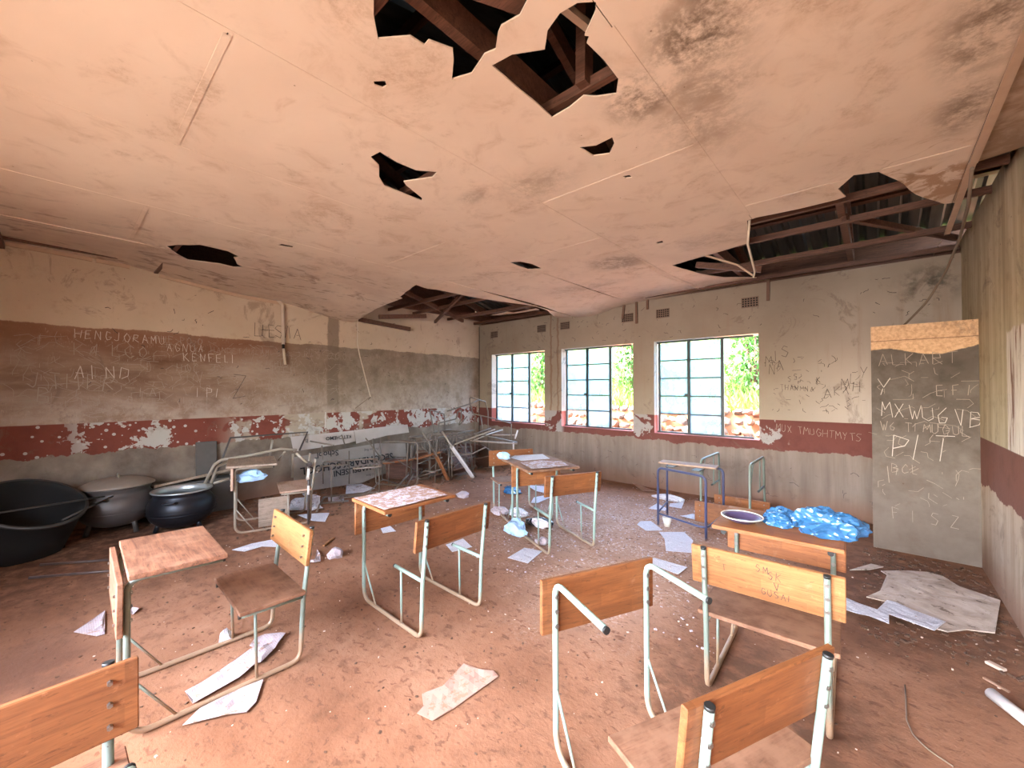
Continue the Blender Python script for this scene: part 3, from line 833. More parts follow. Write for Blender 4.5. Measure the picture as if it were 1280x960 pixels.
beam('fallen_brander', (-5.9, 4.9, 2.84), (-4.2, 5.3, 2.92), .04, .05)
beam('fallen_brander', (-4.5, 4.0, 2.98), (-6.3, 4.8, 2.8), .04, .05)

# gables and beam filling that close the roof space; a gap is left in the far right corner
for x, nm in ((XL - .27, 'wall_gable_left'), (XR + .27, 'wall_gable_right')):
    bm = bmesh.new()
    ye = YB + .1 if x < 0 else 5.55
    q = [(YF - .3, 2.9), (ye, 2.9), (ye, zr(ye)), (YRG, zr(YRG)), (YF - .3, zr(YF - .3))]
    va = [bm.verts.new((x - .03, y, z)) for y, z in q]; vb = [bm.verts.new((x + .03, y, z)) for y, z in q]
    bm.faces.new(va); bm.faces.new(vb[::-1])
    for i in range(5): bm.faces.new((va[i], va[(i + 1) % 5], vb[(i + 1) % 5], vb[i]))
    bmesh.ops.recalc_face_normals(bm, faces=bm.faces[:])
    tag(link(nm, mesh(nm, bm), W_truss), kind='structure')
for y, z0 in ((YB + .2, 2.88), (YF - .2, 2.95)):
    bm = bmesh.new(); bbox(bm, ((XL + XR) / 2 - .1, y, (z0 + zr(y)) / 2 + .01), (XR - XL + .3, .05, zr(y) - z0))
    link('beam_filling', mesh('beam_filling', bm), W_truss, roof)

# steel windows: each with jambs, glazing bars and single dusty panes; the right third has lost its casement
def window(i, x0, x1, missing):
    w = empty('window_%d' % i, ((x0 + x1) / 2, YB + .13, SILL)); tag(w, kind='structure')
    W = x1 - x0; H = HEAD - SILL; h = W / 2
    fx = [-h + .035, -h + W * .34, -h + W * .665]
    bm = bmesh.new()
    for k, x in enumerate(fx):
        bbox(bm, (x, 0, H / 2), (.04 if k else .03, .035, H - .01))
    bbox(bm, (-h * .1, 0, .012), (W * .98, .03, .024)); bbox(bm, (-h * .1, 0, H - .014), (W * .98, .03, .022))
    link('window_frame', mesh('window_frame', bm), WINF, w)
    rows = 5
    for c in (0, 1):
        a, b = fx[c] + .018, fx[c + 1] - .018
        for r in range(rows):
            z0 = .024 + (H - .048) * r / rows; z1 = .024 + (H - .048) * (r + 1) / rows
            if r:
                link('glazing_bar', box_me('glazing_bar', ((a + b) / 2, 0, z0), (b - a, .022, .016)), WINF, w)
            if (c, r) in missing: continue
            link('pane', box_me('pane', ((a + b) / 2, 0, (z0 + z1) / 2), (b - a - .002, .004, z1 - z0 - .012)), M_paneg, w)
    link('window_catch', box_me('window_catch', (fx[1] - .03, -.03, H * .42), (.05, .02, .03)), WINF, w)
window(1, *OPEN[0], [])
window(2, *OPEN[1], [(0, 0)])
window(3, *OPEN[2], [(0, 0)])

# airbricks in the window wall
for x, m in ((-5.95, VENT), (-4.70, VENT), (-4.165, VENT), (-2.96, VENT), (-2.39, VENT), (-1.23, VENT)):
    v = link('air_vent', box_me('air_vent', (x, YB - .001, 2.652), (.20, .012, .135)), m, w_back)
    bm = bmesh.new()
    for i in range(6):
        for j in range(4): bbox(bm, (x - .08 + i * .032, YB - .008, 2.607 + j * .03), (.02, .004, .017))
    link('vent_slots', mesh('vent_slots', bm), HOLE, v)

# exterior: ground, rubble bank, grassy slope
def ground(name, x0, x1, y0, y1, z, mat):
    bm = bmesh.new(); bbox(bm, ((x0 + x1) / 2, (y0 + y1) / 2, z - .05), (x1 - x0, y1 - y0, .1))
    return tag(link(name, mesh(name, bm), mat), kind='structure')
ground('ground', -40, 30, -40, YF - .3, -.06, G_dull)
ground('ground', -40, 30, YB + .3, 10, -.06, G_red)
bm = bmesh.new(); NX, NY = 60, 30; gv = []
for j in range(NY + 1):
    for i in range(NX + 1):
        x = -26 + 30 * i / NX; y = 9.25 + 16 * j / NY
        z = 1.05 + (y - 9.25) * .42 + .25 * mnoise.noise(Vector((x * .5, y * .5, 0))) * min(1, (y - 9.25))
        gv.append(bm.verts.new((x, y, z)))
for j in range(NY):
    for i in range(NX):
        a = j * (NX + 1) + i; bm.faces.new((gv[a], gv[a + 1], gv[a + NX + 2], gv[a + NX + 1]))
hill = tag(link('grassy_slope', mesh('grassy_slope', bm, True), G_grass), kind='structure')
bank = empty('rubble_bank', (-5, 9, 0)); tag(bank, 'bank of loose orange and grey rubble stones outside behind the windows', 'stone bank')
stones = []
for k in range(5):
    bm = bmesh.new(); bmesh.ops.create_icosphere(bm, subdivisions=1, radius=.5)
    for v in bm.verts: v.co *= 1 + .35 * mnoise.noise(v.co * 2.1 + Vector((k * 7, 0, 0)))
    for v in bm.verts: v.co.x *= 1.25; v.co.z *= .8
    me = mesh('stone', bm); me.materials.append(M_stone); stones.append(me)
random.seed(3); cnt = 0
for r in range(6):
    x = -12.4 + (r % 2) * .12
    while x < -.9 and cnt < 300:
        s = random.uniform(.16, .30)
        o = bpy.data.objects.new('stone', random.choice(stones)); col.objects.link(o); o.parent = bank
        o.location = (x + 5, -.25 + r * .06 + random.uniform(-.05, .05), .05 + r * .2)
        o.scale = (s, s, s * random.uniform(.8, 1.05)); o.rotation_euler = (random.uniform(-.4, .4), random.uniform(-.5, .5), random.uniform(0, 6))
        x += s * 1.0; cnt += 1
bm = bmesh.new(); bbox(bm, (-6, 9.25, .5), (14, .3, 1.1)); link('packed_soil', mesh('packed_soil', bm), G_red, bank).matrix_parent_inverse = Matrix.Translation((5, -9, 0))
# grass blades
random.seed(5); bm = bmesh.new()
for k in range(11000):
    y = 9.1 + abs(random.gauss(0, 2.2)); x = random.uniform(-16, .5) * (y / 10)
    z = 1.0 + max(0, y - 9.25) * .42
    h = random.uniform(.18, .5); a = random.uniform(0, 6.28); dx = math.cos(a) * .018; dy = math.sin(a) * .018
    lx, ly = random.uniform(-.15, .15), random.uniform(-.15, .1)
    v = [bm.verts.new(q) for q in ((x - dx, y - dy, z), (x + dx, y + dy, z), (x + lx + dx * .5, y + ly, z + h * .7), (x + lx * 1.7, y + ly * 1.6, z + h))]
    bm.faces.new((v[0], v[1], v[2])); bm.faces.new((v[0], v[2], v[3]))
tag(link('tall_grass', mesh('tall_grass', bm), L_grass), 'tall bright green grass growing on the bank above the stones', 'grass', kind='stuff')
def bush(label, x, y, z, r, h, n, seed):
    random.seed(seed)
    root = empty('leafy_bush', (x, y, z)); tag(root, label, 'bush')
    bm = bmesh.new()
    for k in range(n):
        u = random.random(); a = random.uniform(0, 6.28); rr = r * math.sqrt(random.random()) * (1 - .6 * u) 
        c = Vector((rr * math.cos(a), rr * math.sin(a), .1 + h * u))
        rot = Matrix.Rotation(random.uniform(0, 6.28), 3, 'Z') @ Matrix.Rotation(random.uniform(-1.2, 1.2), 3, 'X')
        s = random.uniform(.05, .10)
        q = [c + rot @ Vector(p) * s for p in ((0, 0, 0), (.5, .8, .1), (0, 2.0, 0), (-.5, .8, .1))]
        bm.faces.new([bm.verts.new(p) for p in q])
    tag(link('foliage', mesh('foliage', bm), L_bush, root), kind='stuff')
    bm = bmesh.new()
    for k in range(5):
        a = k * 1.26
        tube(bm, [(0, 0, -.1), (.1 * math.cos(a), .1 * math.sin(a), h * .4), (r * .4 * math.cos(a), r * .4 * math.sin(a), h * .85)], .02, seg=5)
    link('stem', mesh('stem', bm), W_truss, root)
bush('green bush seen through the open side of the right window', -2.0, 10.2, 1.35, .75, 1.9, 1500, 11)
bush('green bush seen through the open side of the middle window', -4.9, 10.3, 1.4, .7, 1.7, 1200, 12)
bush('green bush seen through the open side of the far left window', -7.9, 10.2, 1.35, .8, 1.7, 1300, 13)

# ------------------------------------------------------------------ school desk units (seat and desk on one tube frame)
DW, DL, DH = .24, .70, .685
_bolt = {}
def bolt(parent, p, rot='Y'):
    if rot not in _bolt:
        bm = bmesh.new()
        bmesh.ops.create_cone(bm, cap_ends=True, segments=6, radius1=.0065, radius2=.0065, depth=.062)
        bmesh.ops.create_cone(bm, cap_ends=True, segments=8, radius1=.010, radius2=.010, depth=.003, matrix=Matrix.Translation((0, 0, -.026)))
        if rot == 'Y': bmesh.ops.rotate(bm, matrix=Matrix.Rotation(R(-90), 3, 'X'), verts=bm.verts)
        _bolt[rot] = mesh('bolt', bm); _bolt[rot].materials.append(BOLT)
    o = bpy.data.objects.new('bolt', _bolt[rot]); col.objects.link(o); o.parent = parent; o.location = p
    return o
def board(name, c, s, mat, parent, rot=None, label=None):
    o = link(name, box_me(name, (0, 0, 0), s, None, .003), mat, parent)
    o.location = c
    if rot is not None: o.rotation_euler = rot
    if label: o['label'] = label
    return o
def cap(parent, p, d, r=.0135):
    d = Vector(d).normalized()
    bm = bmesh.new(); tube(bm, [Vector(p) - d * .006, Vector(p) + d * .004], r, seg=10)
    link('end_cap', mesh('end_cap', bm), BLACK, parent)
def desk(label, x, y, th, tube_m=T_mint, back=W_orange, top=W_dusty, panel=W_brown, seat=W_dusty, group=None, flip=False, name='school_desk', dh=DH, z=0.0, bolts=True, seat_tf=None, top_y=(.325, .775)):
    t = empty(name, (x, y, z), th); tag(t, label, 'desk', group)
    if flip:
        t.rotation_euler = (0, math.pi, th); t.location.z = .735
    r = .0125
    for s in (-1, 1):
        sx = s * DW
        pts = [(sx, DL - .345, dh - .012), (sx, DL, dh), (sx, DL - .005, .014), (sx, 0, .014), (sx, -.012, .33), (sx, -.056, .725)]
        link('side_frame', tube_me('side_frame', pts, r, [0, .055, .09, .06, .2, 0]), tube_m, t)
        cap(t, pts[0], (0, -1, 0)); cap(t, pts[-1], (0, -.11, 1))
        if seat or not flip or True:
            link('seat_arm', tube_me('seat_arm', [(sx, -.015, .355), (sx, .288, .362)], .0115), tube_m, t)
            cap(t, (sx, .290, .362), (0, 1, 0), .0122)
            link('seat_strut', tube_me('seat_strut', [(sx, .22, .36), (sx, .21, .02)], .0075, seg=8), tube_m, t)
        link('corner_brace', tube_me('corner_brace', [(sx, DL - .008, .27), (sx, DL - .17, .02)], .006, seg=6), tube_m, t)
    tilt = -math.atan2(.044, .395)
    if back:
        board('backrest', (0, -.046 + .024, .632), (.60, .022, .19), back, t, (-tilt, 0, 0))
        if bolts:
            for s in (-1, 1):
                for k in range(3): bolt(t, (s * DW, -.040 + .010 - (k - 1) * -.0 - .0065 * (k - 1), .575 + k * .057))
    if panel:
        board('modesty_panel', (0, DL + .024, dh - .105), (.59, .022, .225), panel, t)
        if bolts:
            for s in (-1, 1):
                for k in range(3): bolt(t, (s * DW, DL + .012, dh - .175 + k * .06))
    if top:
        board('desk_top', (0, sum(top_y) / 2, dh + .019), (.59, top_y[1] - top_y[0], .022), top, t, (.02, 0, 0))
    if seat:
        o = board('seat', (0, .142, .387), (.56, .31, .02), seat, t)
        if seat_tf: o.location, o.rotation_euler = seat_tf
    return t
desk('mint framed desk with a white muddy sheet on top, mid floor', -2.036, 1.696, 1.563, seat=None, back=W_orange, panel=W_brown, top=W_brown)
desk('mint framed desk with torn papers on top and pale blue bag at its foot', -2.103, 3.174, 1.146, seat=None, top=W_dusty)
desk('school desk turned to face the far-end desk, paper and blue film on its top', -3.478, 3.87, -2.07, top=W_dusty, seat=W_dusty, back=W_orange, panel=None)
desk('dusty school desk at left with square seat, facing the black pots', -2.613, .904, 3.118, T_grey, back=W_amber, top=W_scuff, panel=W_scuff, seat=W_dusty, top_y=(.35, .70))
desk('desk in the bottom left corner showing only its bolted orange backrest', -1.565, -.14, -math.pi / 2 + .02, T_grey, back=W_orange, top=None, seat=W_scuff, seat_tf=((.0, .08, .45), (0, 0, 0)))
desk('nearest mint desk frame without a desk top, its bare arms ending in black caps', -.262, 1.310, 1.145, back=W_orange, top=None, panel=W_orange, seat=W_dusty, dh=.70)
desk('amber desk at right carrying a purple plate and blue plastic bags', -.401, 2.179, .037, T_grey, back=W_amber, top=W_brown, panel=W_brown, seat=W_dusty, dh=.705)
desk('old school desk with worn grey-brown top beside the black pots and scrap', -4.98, 1.95, 2.88, T_pale, back=None, top=W_old, panel=W_edge, seat=W_edge)
desk('school desk standing upside down against the window wall, runners in the air', -1.22, 5.46, math.pi, T_grey, back=W_brown, top=None, panel=W_orange, seat=None, flip=True)

# narrow navy table
t = empty('narrow_table', (0, 0, 0)); tag(t, 'narrow navy blue tube table with one pale plank on top, by the window wall', 'table')
fa, fb = (-1.80, 4.41), (-1.26, 4.26); ra, rb = (-1.86, 4.83), (-1.24, 4.80)
for (a, b, h) in ((fa, fb, .64), (ra, rb, .64)):
    link('leg_frame', tube_me('leg_frame', [(a[0], a[1], .012), (a[0], a[1], h), (b[0], b[1], h), (b[0], b[1], .012)], .0125, .06), T_navy, t)
link('stretcher', tube_me('stretcher', [(fa[0], fa[1], .14), (fb[0], fb[1], .13), (rb[0], rb[1], .15)], .010, .08), T_navy, t)
link('stretcher', tube_me('stretcher', [(fa[0], fa[1], .15), (ra[0], ra[1], .17)], .009), T_navy, t)
board('table_slat', (-1.575, 4.70, .664), (.60, .19, .018), W_edge, t, (0, 0, .09))
link('bracket', box_me('bracket', (-1.70, 4.60, .649), (.08, .25, .01)), T_dark, t)
link('bracket', box_me('bracket', (-1.42, 4.57, .649), (.08, .25, .01)), T_dark, t)

# ------------------------------------------------------------------ scrap heap
B = {}
for k, v in BARS: B.setdefault(k, []).append(v)
def bars(name, label, keys, mat=T_rust, r=.011, cat='metal frame', group=None, fil=.03):
    root = empty(name, (0, 0, 0)); tag(root, label, cat, group)
    p0 = B[keys[0][0] if isinstance(keys[0], tuple) else keys[0]][0][0]
    root.location = (p0[0], p0[1], 0)
    for k in keys:
        for pts in B[k]:
            me = tube_me('tube', [(p[0] - p0[0], p[1] - p0[1], max(p[2], .012)) for p in pts], r * 1.15, fil, 8)
            link('tube', me, mat, root)
    return root
def one(name, label, k, mat, r=.011, i=0, cat='metal bar', group=None):
    return tag(link(name, tube_me(name, B[k][i], r * 1.15, .03, 8), mat), label, cat, group)
B['C'][0] = B['C'][0][:4] + [B['C'][0][4], (-5.5, 5.46, .02)]
B['U'][0] = [(-6.1, 4.66, .02)] + B['U'][0][:3] + [(-6.1, 4.95, .02)]
B['D'][0] = [(-5.7, 4.42, .02)] + B['D'][0]
bars('scrap_tubing', 'tallest rusty desk frame of the scrap heap, poking up in the far corner', ['C', 'L1'])
bars('scrap_tubing', 'upturned bent frame on the left side of the scrap heap top', ['U'])
bars('scrap_tubing', 'hooked rusty tube standing out between the two tallest scrap frames', ['D'])
bars('scrap_tubing', 'frame with a long thin rail crossing in front of the left window sill', ['E', 'E2', 'F'], r=.009)
bars('scrap_tubing', 'upright frame legs carrying the scrap heap near the corner', ['v', 'l', 'm3'])
one('metal_bar', 'longest bar lying level across the whole scrap heap', 'g1', T_rust)
one('metal_bar', 'pale bar rising to the right on top of the scrap heap', 'g2', T_pale)
one('metal_bar', 'short pale bar under the rising one on the scrap heap', 'g3', T_pale)
one('metal_bar', 'bar sloping down to the right end of the scrap heap', 'g4', T_rust)
one('metal_bar', 'low bar lying at the back of the scrap heap', 'm1', T_rust)
bars('scrap_tubing', 'short white tube standing at the right tip of the scrap heap', ['h', 'h2'], T_white, .012)
beam('plank', B['plank1'][0][0], B['plank1'][0][1], .10, .02, W_old, None); tag([q for q in bpy.data.objects if q.name.startswith('plank')][-1], 'grey plank lying level on the right of the scrap heap', 'plank')
def lplank(label, a, b, w, h, mat, name='plank'):
    return tag(beam(name, a, b, w, h, mat, None), label, 'plank' if name == 'plank' else 'channel')
lplank('second grey plank lying behind the level one on the scrap heap', B['plank2'][0][0], B['plank2'][0][1], .09, .02, W_old)
bars('leaning_post', 'thin tube with reddish board end leaning left of centre on the scrap heap', ['i'], cat='post')
lplank('reddish brown board leaning at the foot of the scrap heap', B['iplank'][0][0], B['iplank'][0][1], .07, .025, W_brown)
one('metal_bar', 'short tube above the white channel of the scrap heap', 'j', T_pale)
lplank('white metal channel sloping to the floor from the scrap heap', B['jch'][0][0], B['jch'][0][1], .07, .03, T_white, 'metal_channel')
lplank('dusty board tucked low in the scrap heap beside the white sign', B['m2'][0][0], B['m2'][0][1], .08, .02, W_brown)
bars('scrap_tubing', 'thin crossed tubes standing in front of the right part of the white sign', ['n1', 'n2', 'n9'], r=.009)
bars('scrap_tubing', 'bent tubes in front of the left part of the white sign', ['n3', 'n4', 'n5'], r=.009)
bars('scrap_tubing', 'frame between the white sign and the scrap heap', ['n6', 'n7', 'n10'], r=.011)
one('metal_bar', 'lone thin tube upright before the middle of the white sign', 'n11', T_rust, .008)
lplank('orange brown slat resting across the tubes by the white sign', B['n8'][0][0], B['n8'][0][1], .06, .02, W_brown)
bars('scrap_tubing', 'pale curved tube frame lying behind the worn desk next to the black pot', ['q1', 'q2', 'q3', 'q7'], T_pale, .014)
bars('scrap_tubing', 'dark square steel frame leaning on the wall above the pale curved tube', ['q4'], T_dark, .012, fil=0)
bars('scrap_tubing', 'two short stubs of tube sticking up behind the worn desk', ['q5', 'q6'], T_pale, cat='metal bar')
t = empty('cut_post', (-4.72, 1.86, 0)); tag(t, 'tall dark and white banded post standing by the worn desk', 'post')
link('post', tube_me('post', [(0, 0, 0), (0, 0, .70)], .012), T_dark, t)
link('white_band', tube_me('white_band', [(0, 0, .50), (0, 0, .62)], .0135), T_white, t)
link('white_band', tube_me('white_band', [(0, 0, .33), (0, 0, .43)], .0135), T_white, t)
link('clamp', box_me('clamp', (0, 0, .665), (.05, .05, .04)), T_dark, t)
link('arm', tube_me('arm', [(0, -.01, .68), (-.03, -.12, .80)], .014), T_pale, t)
tag(link('loose_board', box_me('loose_board', (0, 0, .15), (.30, .018, .30), None, .003), W_old), 'grey square board propped on edge under the worn desk', 'board')
o = bpy.data.objects['loose_board']; o.location = (-4.98, 1.60, 0); o.rotation_euler = (-.12, 0, 1.35)
for k in range(1):
    t = empty('toppled_stool', (-5.45, 2.55, 0)); tag(t, 'toppled rusty seat frame lying under the white sign', 'metal frame')
    link('tube', tube_me('tube', [(0, 0, .02), (.1, .5, .02), (.35, .55, .02), (.3, .9, .25)], .011, .05), T_rust, t)
    link('tube', tube_me('tube', [(-.1, .1, .02), (.2, .9, .02), (.0, 1.2, .18)], .011, .05), T_rust, t)
    link('tube', tube_me('tube', [(.25, .2, .02), (-.1, .7, .15), (-.1, 1.0, .02)], .009, .05), T_rust, t)

def wreck(label, loc, rot, mat=T_rust, k=1.0):
    t = empty('wrecked_desk', loc); t.rotation_euler = [R(v) for v in rot]; tag(t, label, 'metal frame')
    for sd in (-1, 1):
        sx = sd * DW
        link('side_frame', tube_me('side_frame', [(sx, DL - .345, DH), (sx, DL, DH), (sx, DL - .005, .014), (sx, 0, .014), (sx, -.056, .725 * k)], .0125, [0, .055, .09, .06, 0], 8), mat, t)
        link('seat_arm', tube_me('seat_arm', [(sx, -.015, .355), (sx, .31, .362)], .0115, seg=8), mat, t)
        link('seat_strut', tube_me('seat_strut', [(sx, .22, .36), (sx, .21, .02)], .0075, seg=6), mat, t)
    for (y, z) in ((DL, .35), (.1, .36)):
        link('cross_tube', tube_me('cross_tube', [(-DW, y, z), (DW, y, z)], .009, seg=6), mat, t)
wreck('rusty desk frame upside down at the foot of the corner scrap heap', (-5.55, 4.95, .735), (0, 180, 150))
wreck('rusty desk frame on its side under the longest scrap bar', (-5.75, 4.25, .25), (0, 90, 60))
wreck('rusty desk frame tipped on its back nearest the far corner', (-5.75, 5.05, .06), (90, 0, 20))
wreck('rusty desk frame standing askew in front of the sign right end', (-6.0, 3.55, .0), (0, 0, -60))
wreck('rusty desk frame upside down between sign and scrap heap', (-5.5, 3.95, .735), (4, 180, 35))
wreck('rusty desk frame lying flat before the left part of the sign', (-5.7, 2.45, .26), (0, 90, -25))
random.seed(35)  # boards added under the heap to darken the background behind its tubes
for k, (x, y, z, a, tl) in enumerate(((-5.9, 4.4, .25, 1.2, .5), (-5.6, 4.9, .20, 1.9, -.4), (-6.0, 5.3, .28, 1.5, .3), (-5.4, 5.4, .16, .6, .9), (-5.85, 3.8, .18, 1.4, -.6), (-5.35, 4.45, .10, 1.0, 1.2))):
    o = link('dark_filler_board', box_me('dark_filler_board', (0, 0, 0), (.58, .02, .36), None, .003), W_truss)
    o.location = (x, y, z); o.rotation_euler = (tl, .2 * (-1) ** k, a)
    tag(o, ['dark filler board at the wall, back left of the scrap heap', 'dark filler board upright in the middle of the scrap heap', 'dark filler board at the very back of the scrap heap by the corner', 'dark filler board lying slanted at the right end of the scrap heap', 'dark filler board leaning at the left end of the scrap heap', 'nearly flat dark filler board at the front foot of the scrap heap'][k], 'board', 'dark boards added under the scrap heap')
random.seed(33)
for k in range(26):
    a = Vector((random.uniform(-6.1, -5.1), random.uniform(3.7, 5.7), 0)); an = random.uniform(0, 6.28); l = random.uniform(.3, .6)
    a.z = random.uniform(.02, .3); b = Vector((min(max(a.x + l * math.cos(an), -6.3), -4.95), min(max(a.y + l * math.sin(an), 3.5), 5.95), a.z + random.uniform(-.1, .45)))
    b.z = max(b.z, .02)
    o = link('bent_bar', tube_me('bent_bar', [a, (a + b) / 2 + Vector((random.uniform(-.05, .05), random.uniform(-.05, .05), .03)), b], .009, .05, 6), T_rust)
    tag(o, 'rusty bent bar jumbled low inside the corner scrap heap', 'metal bar', 'bent bars low in the scrap heap')

# ------------------------------------------------------------------ school sign, upside down against the left wall
def text_me(txt, size, bold=0.0, ext=.001, space=1.0):
    c = bpy.data.curves.new('t', 'FONT'); c.body = txt; c.size = size; c.offset = bold; c.extrude = ext
    c.align_x = 'CENTER'; c.space_character = space; c.resolution_u = 2
    o = bpy.data.objects.new('t', c); col.objects.link(o)
    dg = bpy.context.evaluated_depsgraph_get()
    me = bpy.data.meshes.new_from_object(o.evaluated_get(dg))
    bpy.data.objects.remove(o); bpy.data.curves.remove(c)
    return me
sg = empty('school_sign', (-6.05, 3.1, .05)); sg.rotation_euler = (0, R(-8), 0)
tag(sg, 'broken white school sign standing upside down against the left wall', 'sign')
def splate(poly, mat, x=0.0, label=None):
    bm = cdt(poly, [], .5, lambda a, b: 0)
    thicken(bm, .012)
    for v in bm.verts: v.co = Vector((x + v.co.z, v.co.x, v.co.y))
    bmesh.ops.recalc_face_normals(bm, faces=bm.faces[:])
    return link('sign_panel', mesh('sign_panel', bm), mat, sg)
splate([(-.92, .50), (-.9, .05), (-.62, .0), (.1, -.02), (.45, .06), (.95, .05), (.93, .52), (.4, .57)], BOARD)
splate([(-.93, .79), (-.90, .58), (-.1, .62), (.02, .64), (.0, .81), (-.4, .80)], BOARDW, .02)
splate([(.0, .81), (.02, .60), (.55, .68), (1.0, .70), (.98, .84), (.45, .83)], BOARDW, .035)
def sign_text(txt, y, z, size, bold=0, mat=INK, x=.016, rot=.03, space=1.0):
    me = text_me(txt, size, bold, .0008, space)
    o = link('lettering', me, mat, sg)
    # face +x, then turned upside down
    o.matrix_local = Matrix.Translation((x, y, z)) @ Matrix.Rotation(R(180) + rot, 4, 'X') @ Matrix(((0, 0, 1, 0), (1, 0, 0, 0), (0, 1, 0, 0), (0, 0, 0, 1)))
sign_text('SECONDARY SCHOOL', -.08, .36, .145, .003)
sign_text('MAPSUSENI', -.05, .235, .12, .002)
sign_text('School', -.42, .53, .12, .001)
sign_text('Private Bag', .28, .50, .055, 0, INKG)
sign_text('P O Box', .25, .10, .05, 0, INKG)
sign_text('KETCHEMO', -.25, .745, .075, .001, INK, .036, .0)
sign_text('B', -.72, .74, .08, 0, INKG, .036)
tag(link('slate_offcut', box_me('slate_offcut', (0, 0, .42), (.025, .22, .84), None, .006), SLAB), 'dark slab standing against the wall behind the black pot', 'slab')
o = bpy.data.objects['slate_offcut']; o.location = (-6.30, 1.25, 0); o.rotation_euler = (0, R(-4), 0)
tag(link('plank', box_me('plank', (0, 0, 0), (.22, .85, .03), None, .004), W_old), 'grey plank lying slanted behind the black pot at the wall', 'plank')
o = [q for q in bpy.data.objects if q.name.startswith('plank')][-1]; o.location = (-6.12, 1.12, .44); o.rotation_euler = (R(6), R(-12), R(4))
tag(link('wooden_crate', box_me('wooden_crate', (0, 0, .2), (.24, .8, .4), None, .004), SLAB), 'dark box at the wall carrying the slanted plank', 'box')
o = bpy.data.objects['wooden_crate']; o.location = (-6.18, 1.08, 0)

# ------------------------------------------------------------------ pots
def lathe(prof, seg=40):
    bm = bmesh.new(); rings = []
    for r, z in prof:
        rings.append([bm.verts.new((r * math.cos(2 * math.pi * k / seg), r * math.sin(2 * math.pi * k / seg), z)) for k in range(seg)] if r > 1e-4 else [bm.verts.new((0, 0, z))])
    for a, b in zip(rings, rings[1:]):
        for k in range(seg):
            k2 = (k + 1) % seg
            if len(a) == 1: f = bm.faces.new((a[0], b[k], b[k2])) if len(b) > 1 else None
            elif len(b) == 1: f = bm.faces.new((a[k], a[k2], b[0]))
            else: f = bm.faces.new((a[k], a[k2], b[k2], b[k]))
            if f: f.smooth = True
    bmesh.ops.recalc_face_normals(bm, faces=bm.faces[:])
    return bm
def pot_profile(R_, H, z0, lip=.02, th=.012):
    o = [(0, z0)]
    for k in range(1, 13):
        a = k / 12 * 2.25
        o.append((R_ * math.sin(a) ** .8, z0 + H * .86 * (1 - math.cos(a)) / 1.63))
    rn = o[-1][0]
    o += [(rn * 1.0, z0 + H * .9), (rn + lip, z0 + H * .98), (rn + lip, z0 + H), (rn + lip - th, z0 + H)]
    ins = [(max(r - th, 0), z + th * .6) for r, z in o[:-3]][::-1]
    return o + ins
def pot(name, label, x, y, R_, H, z0, m, rimm=None):
    t = empty(name, (x, y, 0)); tag(t, label, 'pot')
    link('body', mesh('body', lathe(pot_profile(R_, H, z0))), m, t)
    rn = R_ * math.sin(2.25) ** .8 + .02
    if rimm:
        bm = lathe([(rn - .014, z0 + H + .001), (rn + .003, z0 + H + .001), (rn + .003, z0 + H - .012), (rn - .03, z0 + H - .02), (rn - .03, z0 + H - .10), (rn - .036, z0 + H - .10), (rn - .036, z0 + H - .01), (rn - .014, z0 + H + .001)])
        link('rim', mesh('rim', bm), rimm, t)
    for k in range(3):
        a = .6 + k * 2.09
        link('leg', tube_me('leg', [(R_ * .62 * math.cos(a), R_ * .62 * math.sin(a), z0 + .10), (R_ * .75 * math.cos(a), R_ * .75 * math.sin(a), .0)], .022, 0, 8), m, t)
    for a in (-.5, 2.64):
        c, s = math.cos(a), math.sin(a)
        p = [(R_ * .88, -.05, z0 + H * .78), (R_ * 1.12, -.05, z0 + H * .80), (R_ * 1.12, .05, z0 + H * .80), (R_ * .88, .05, z0 + H * .78)]
        link('handle', tube_me('handle', [(q[0] * c - q[1] * s, q[0] * s + q[1] * c, q[2]) for q in p], .010, .03, 8), m, t)
    for h in (.42, .5, .6):
        rr = R_ * 1.0
        bm = lathe([(rr * (1 - (h - .42) ** 2 * .8) - .004, z0 + H * h - .004), (rr * (1 - (h - .42) ** 2 * .8) + .004, z0 + H * h), (rr * (1 - (h - .42) ** 2 * .8) - .004, z0 + H * h + .004)], 40)
        link('casting_ridge', mesh('casting_ridge', bm), m, t)
    return t
pot('cooking_pot', 'black cast iron pot with bright worn rim, nearest the desks', -5.64, .90, .30, .40, .02, IRON, IRONR)
pt = pot('cooking_pot', 'grey cooking pot covered by a pale lid, between the two black ones', -6.02, .42, .315, .42, .06, ALU)
link('lid', mesh('lid', lathe([(0, .575), (.05, .572), (.13, .562), (.22, .540), (.285, .508), (.30, .497), (.30, .487), (.26, .495), (0, .51)])), LID, pt)
link('lid_knob', tube_me('lid_knob', [(-.05, 0, .565), (-.04, 0, .60), (.04, 0, .60), (.05, 0, .565)], .008, .02, 8), LID, pt)
dr = empty('large_basin', (-5.86, -.30, .0)); tag(dr, 'large black drum tilted towards the room at the left edge, rods across its mouth', 'drum')
mt = Matrix.Translation((.06, .03, .10)) @ Matrix.Rotation(R(30), 4, Vector((.75, .45, 0)).normalized().cross(Vector((0, 0, -1))))
bm = lathe([(0, .0), (.27, .0), (.325, .04), (.335, .25), (.34, .43), (.355, .44), (.355, .455), (.335, .455), (.325, .41), (.31, .06), (.25, .02), (0, .02)])
for v in bm.verts: v.co = mt @ v.co
link('shell', mesh('shell', bm), DRUM, dr)
bm = lathe([(.335, .457), (.36, .457), (.36, .435), (.345, .435), (.335, .457)])
for v in bm.verts: v.co = mt @ v.co
link('rim', mesh('rim', bm), DRIM, dr)
for k, q in enumerate(((.28, .1), (.05, .3), (-.2, -.1), (.05, -.25))):
    link('foot', box_me('foot', (q[0], q[1], .05), (.12, .09, .10)), DRUM, dr)
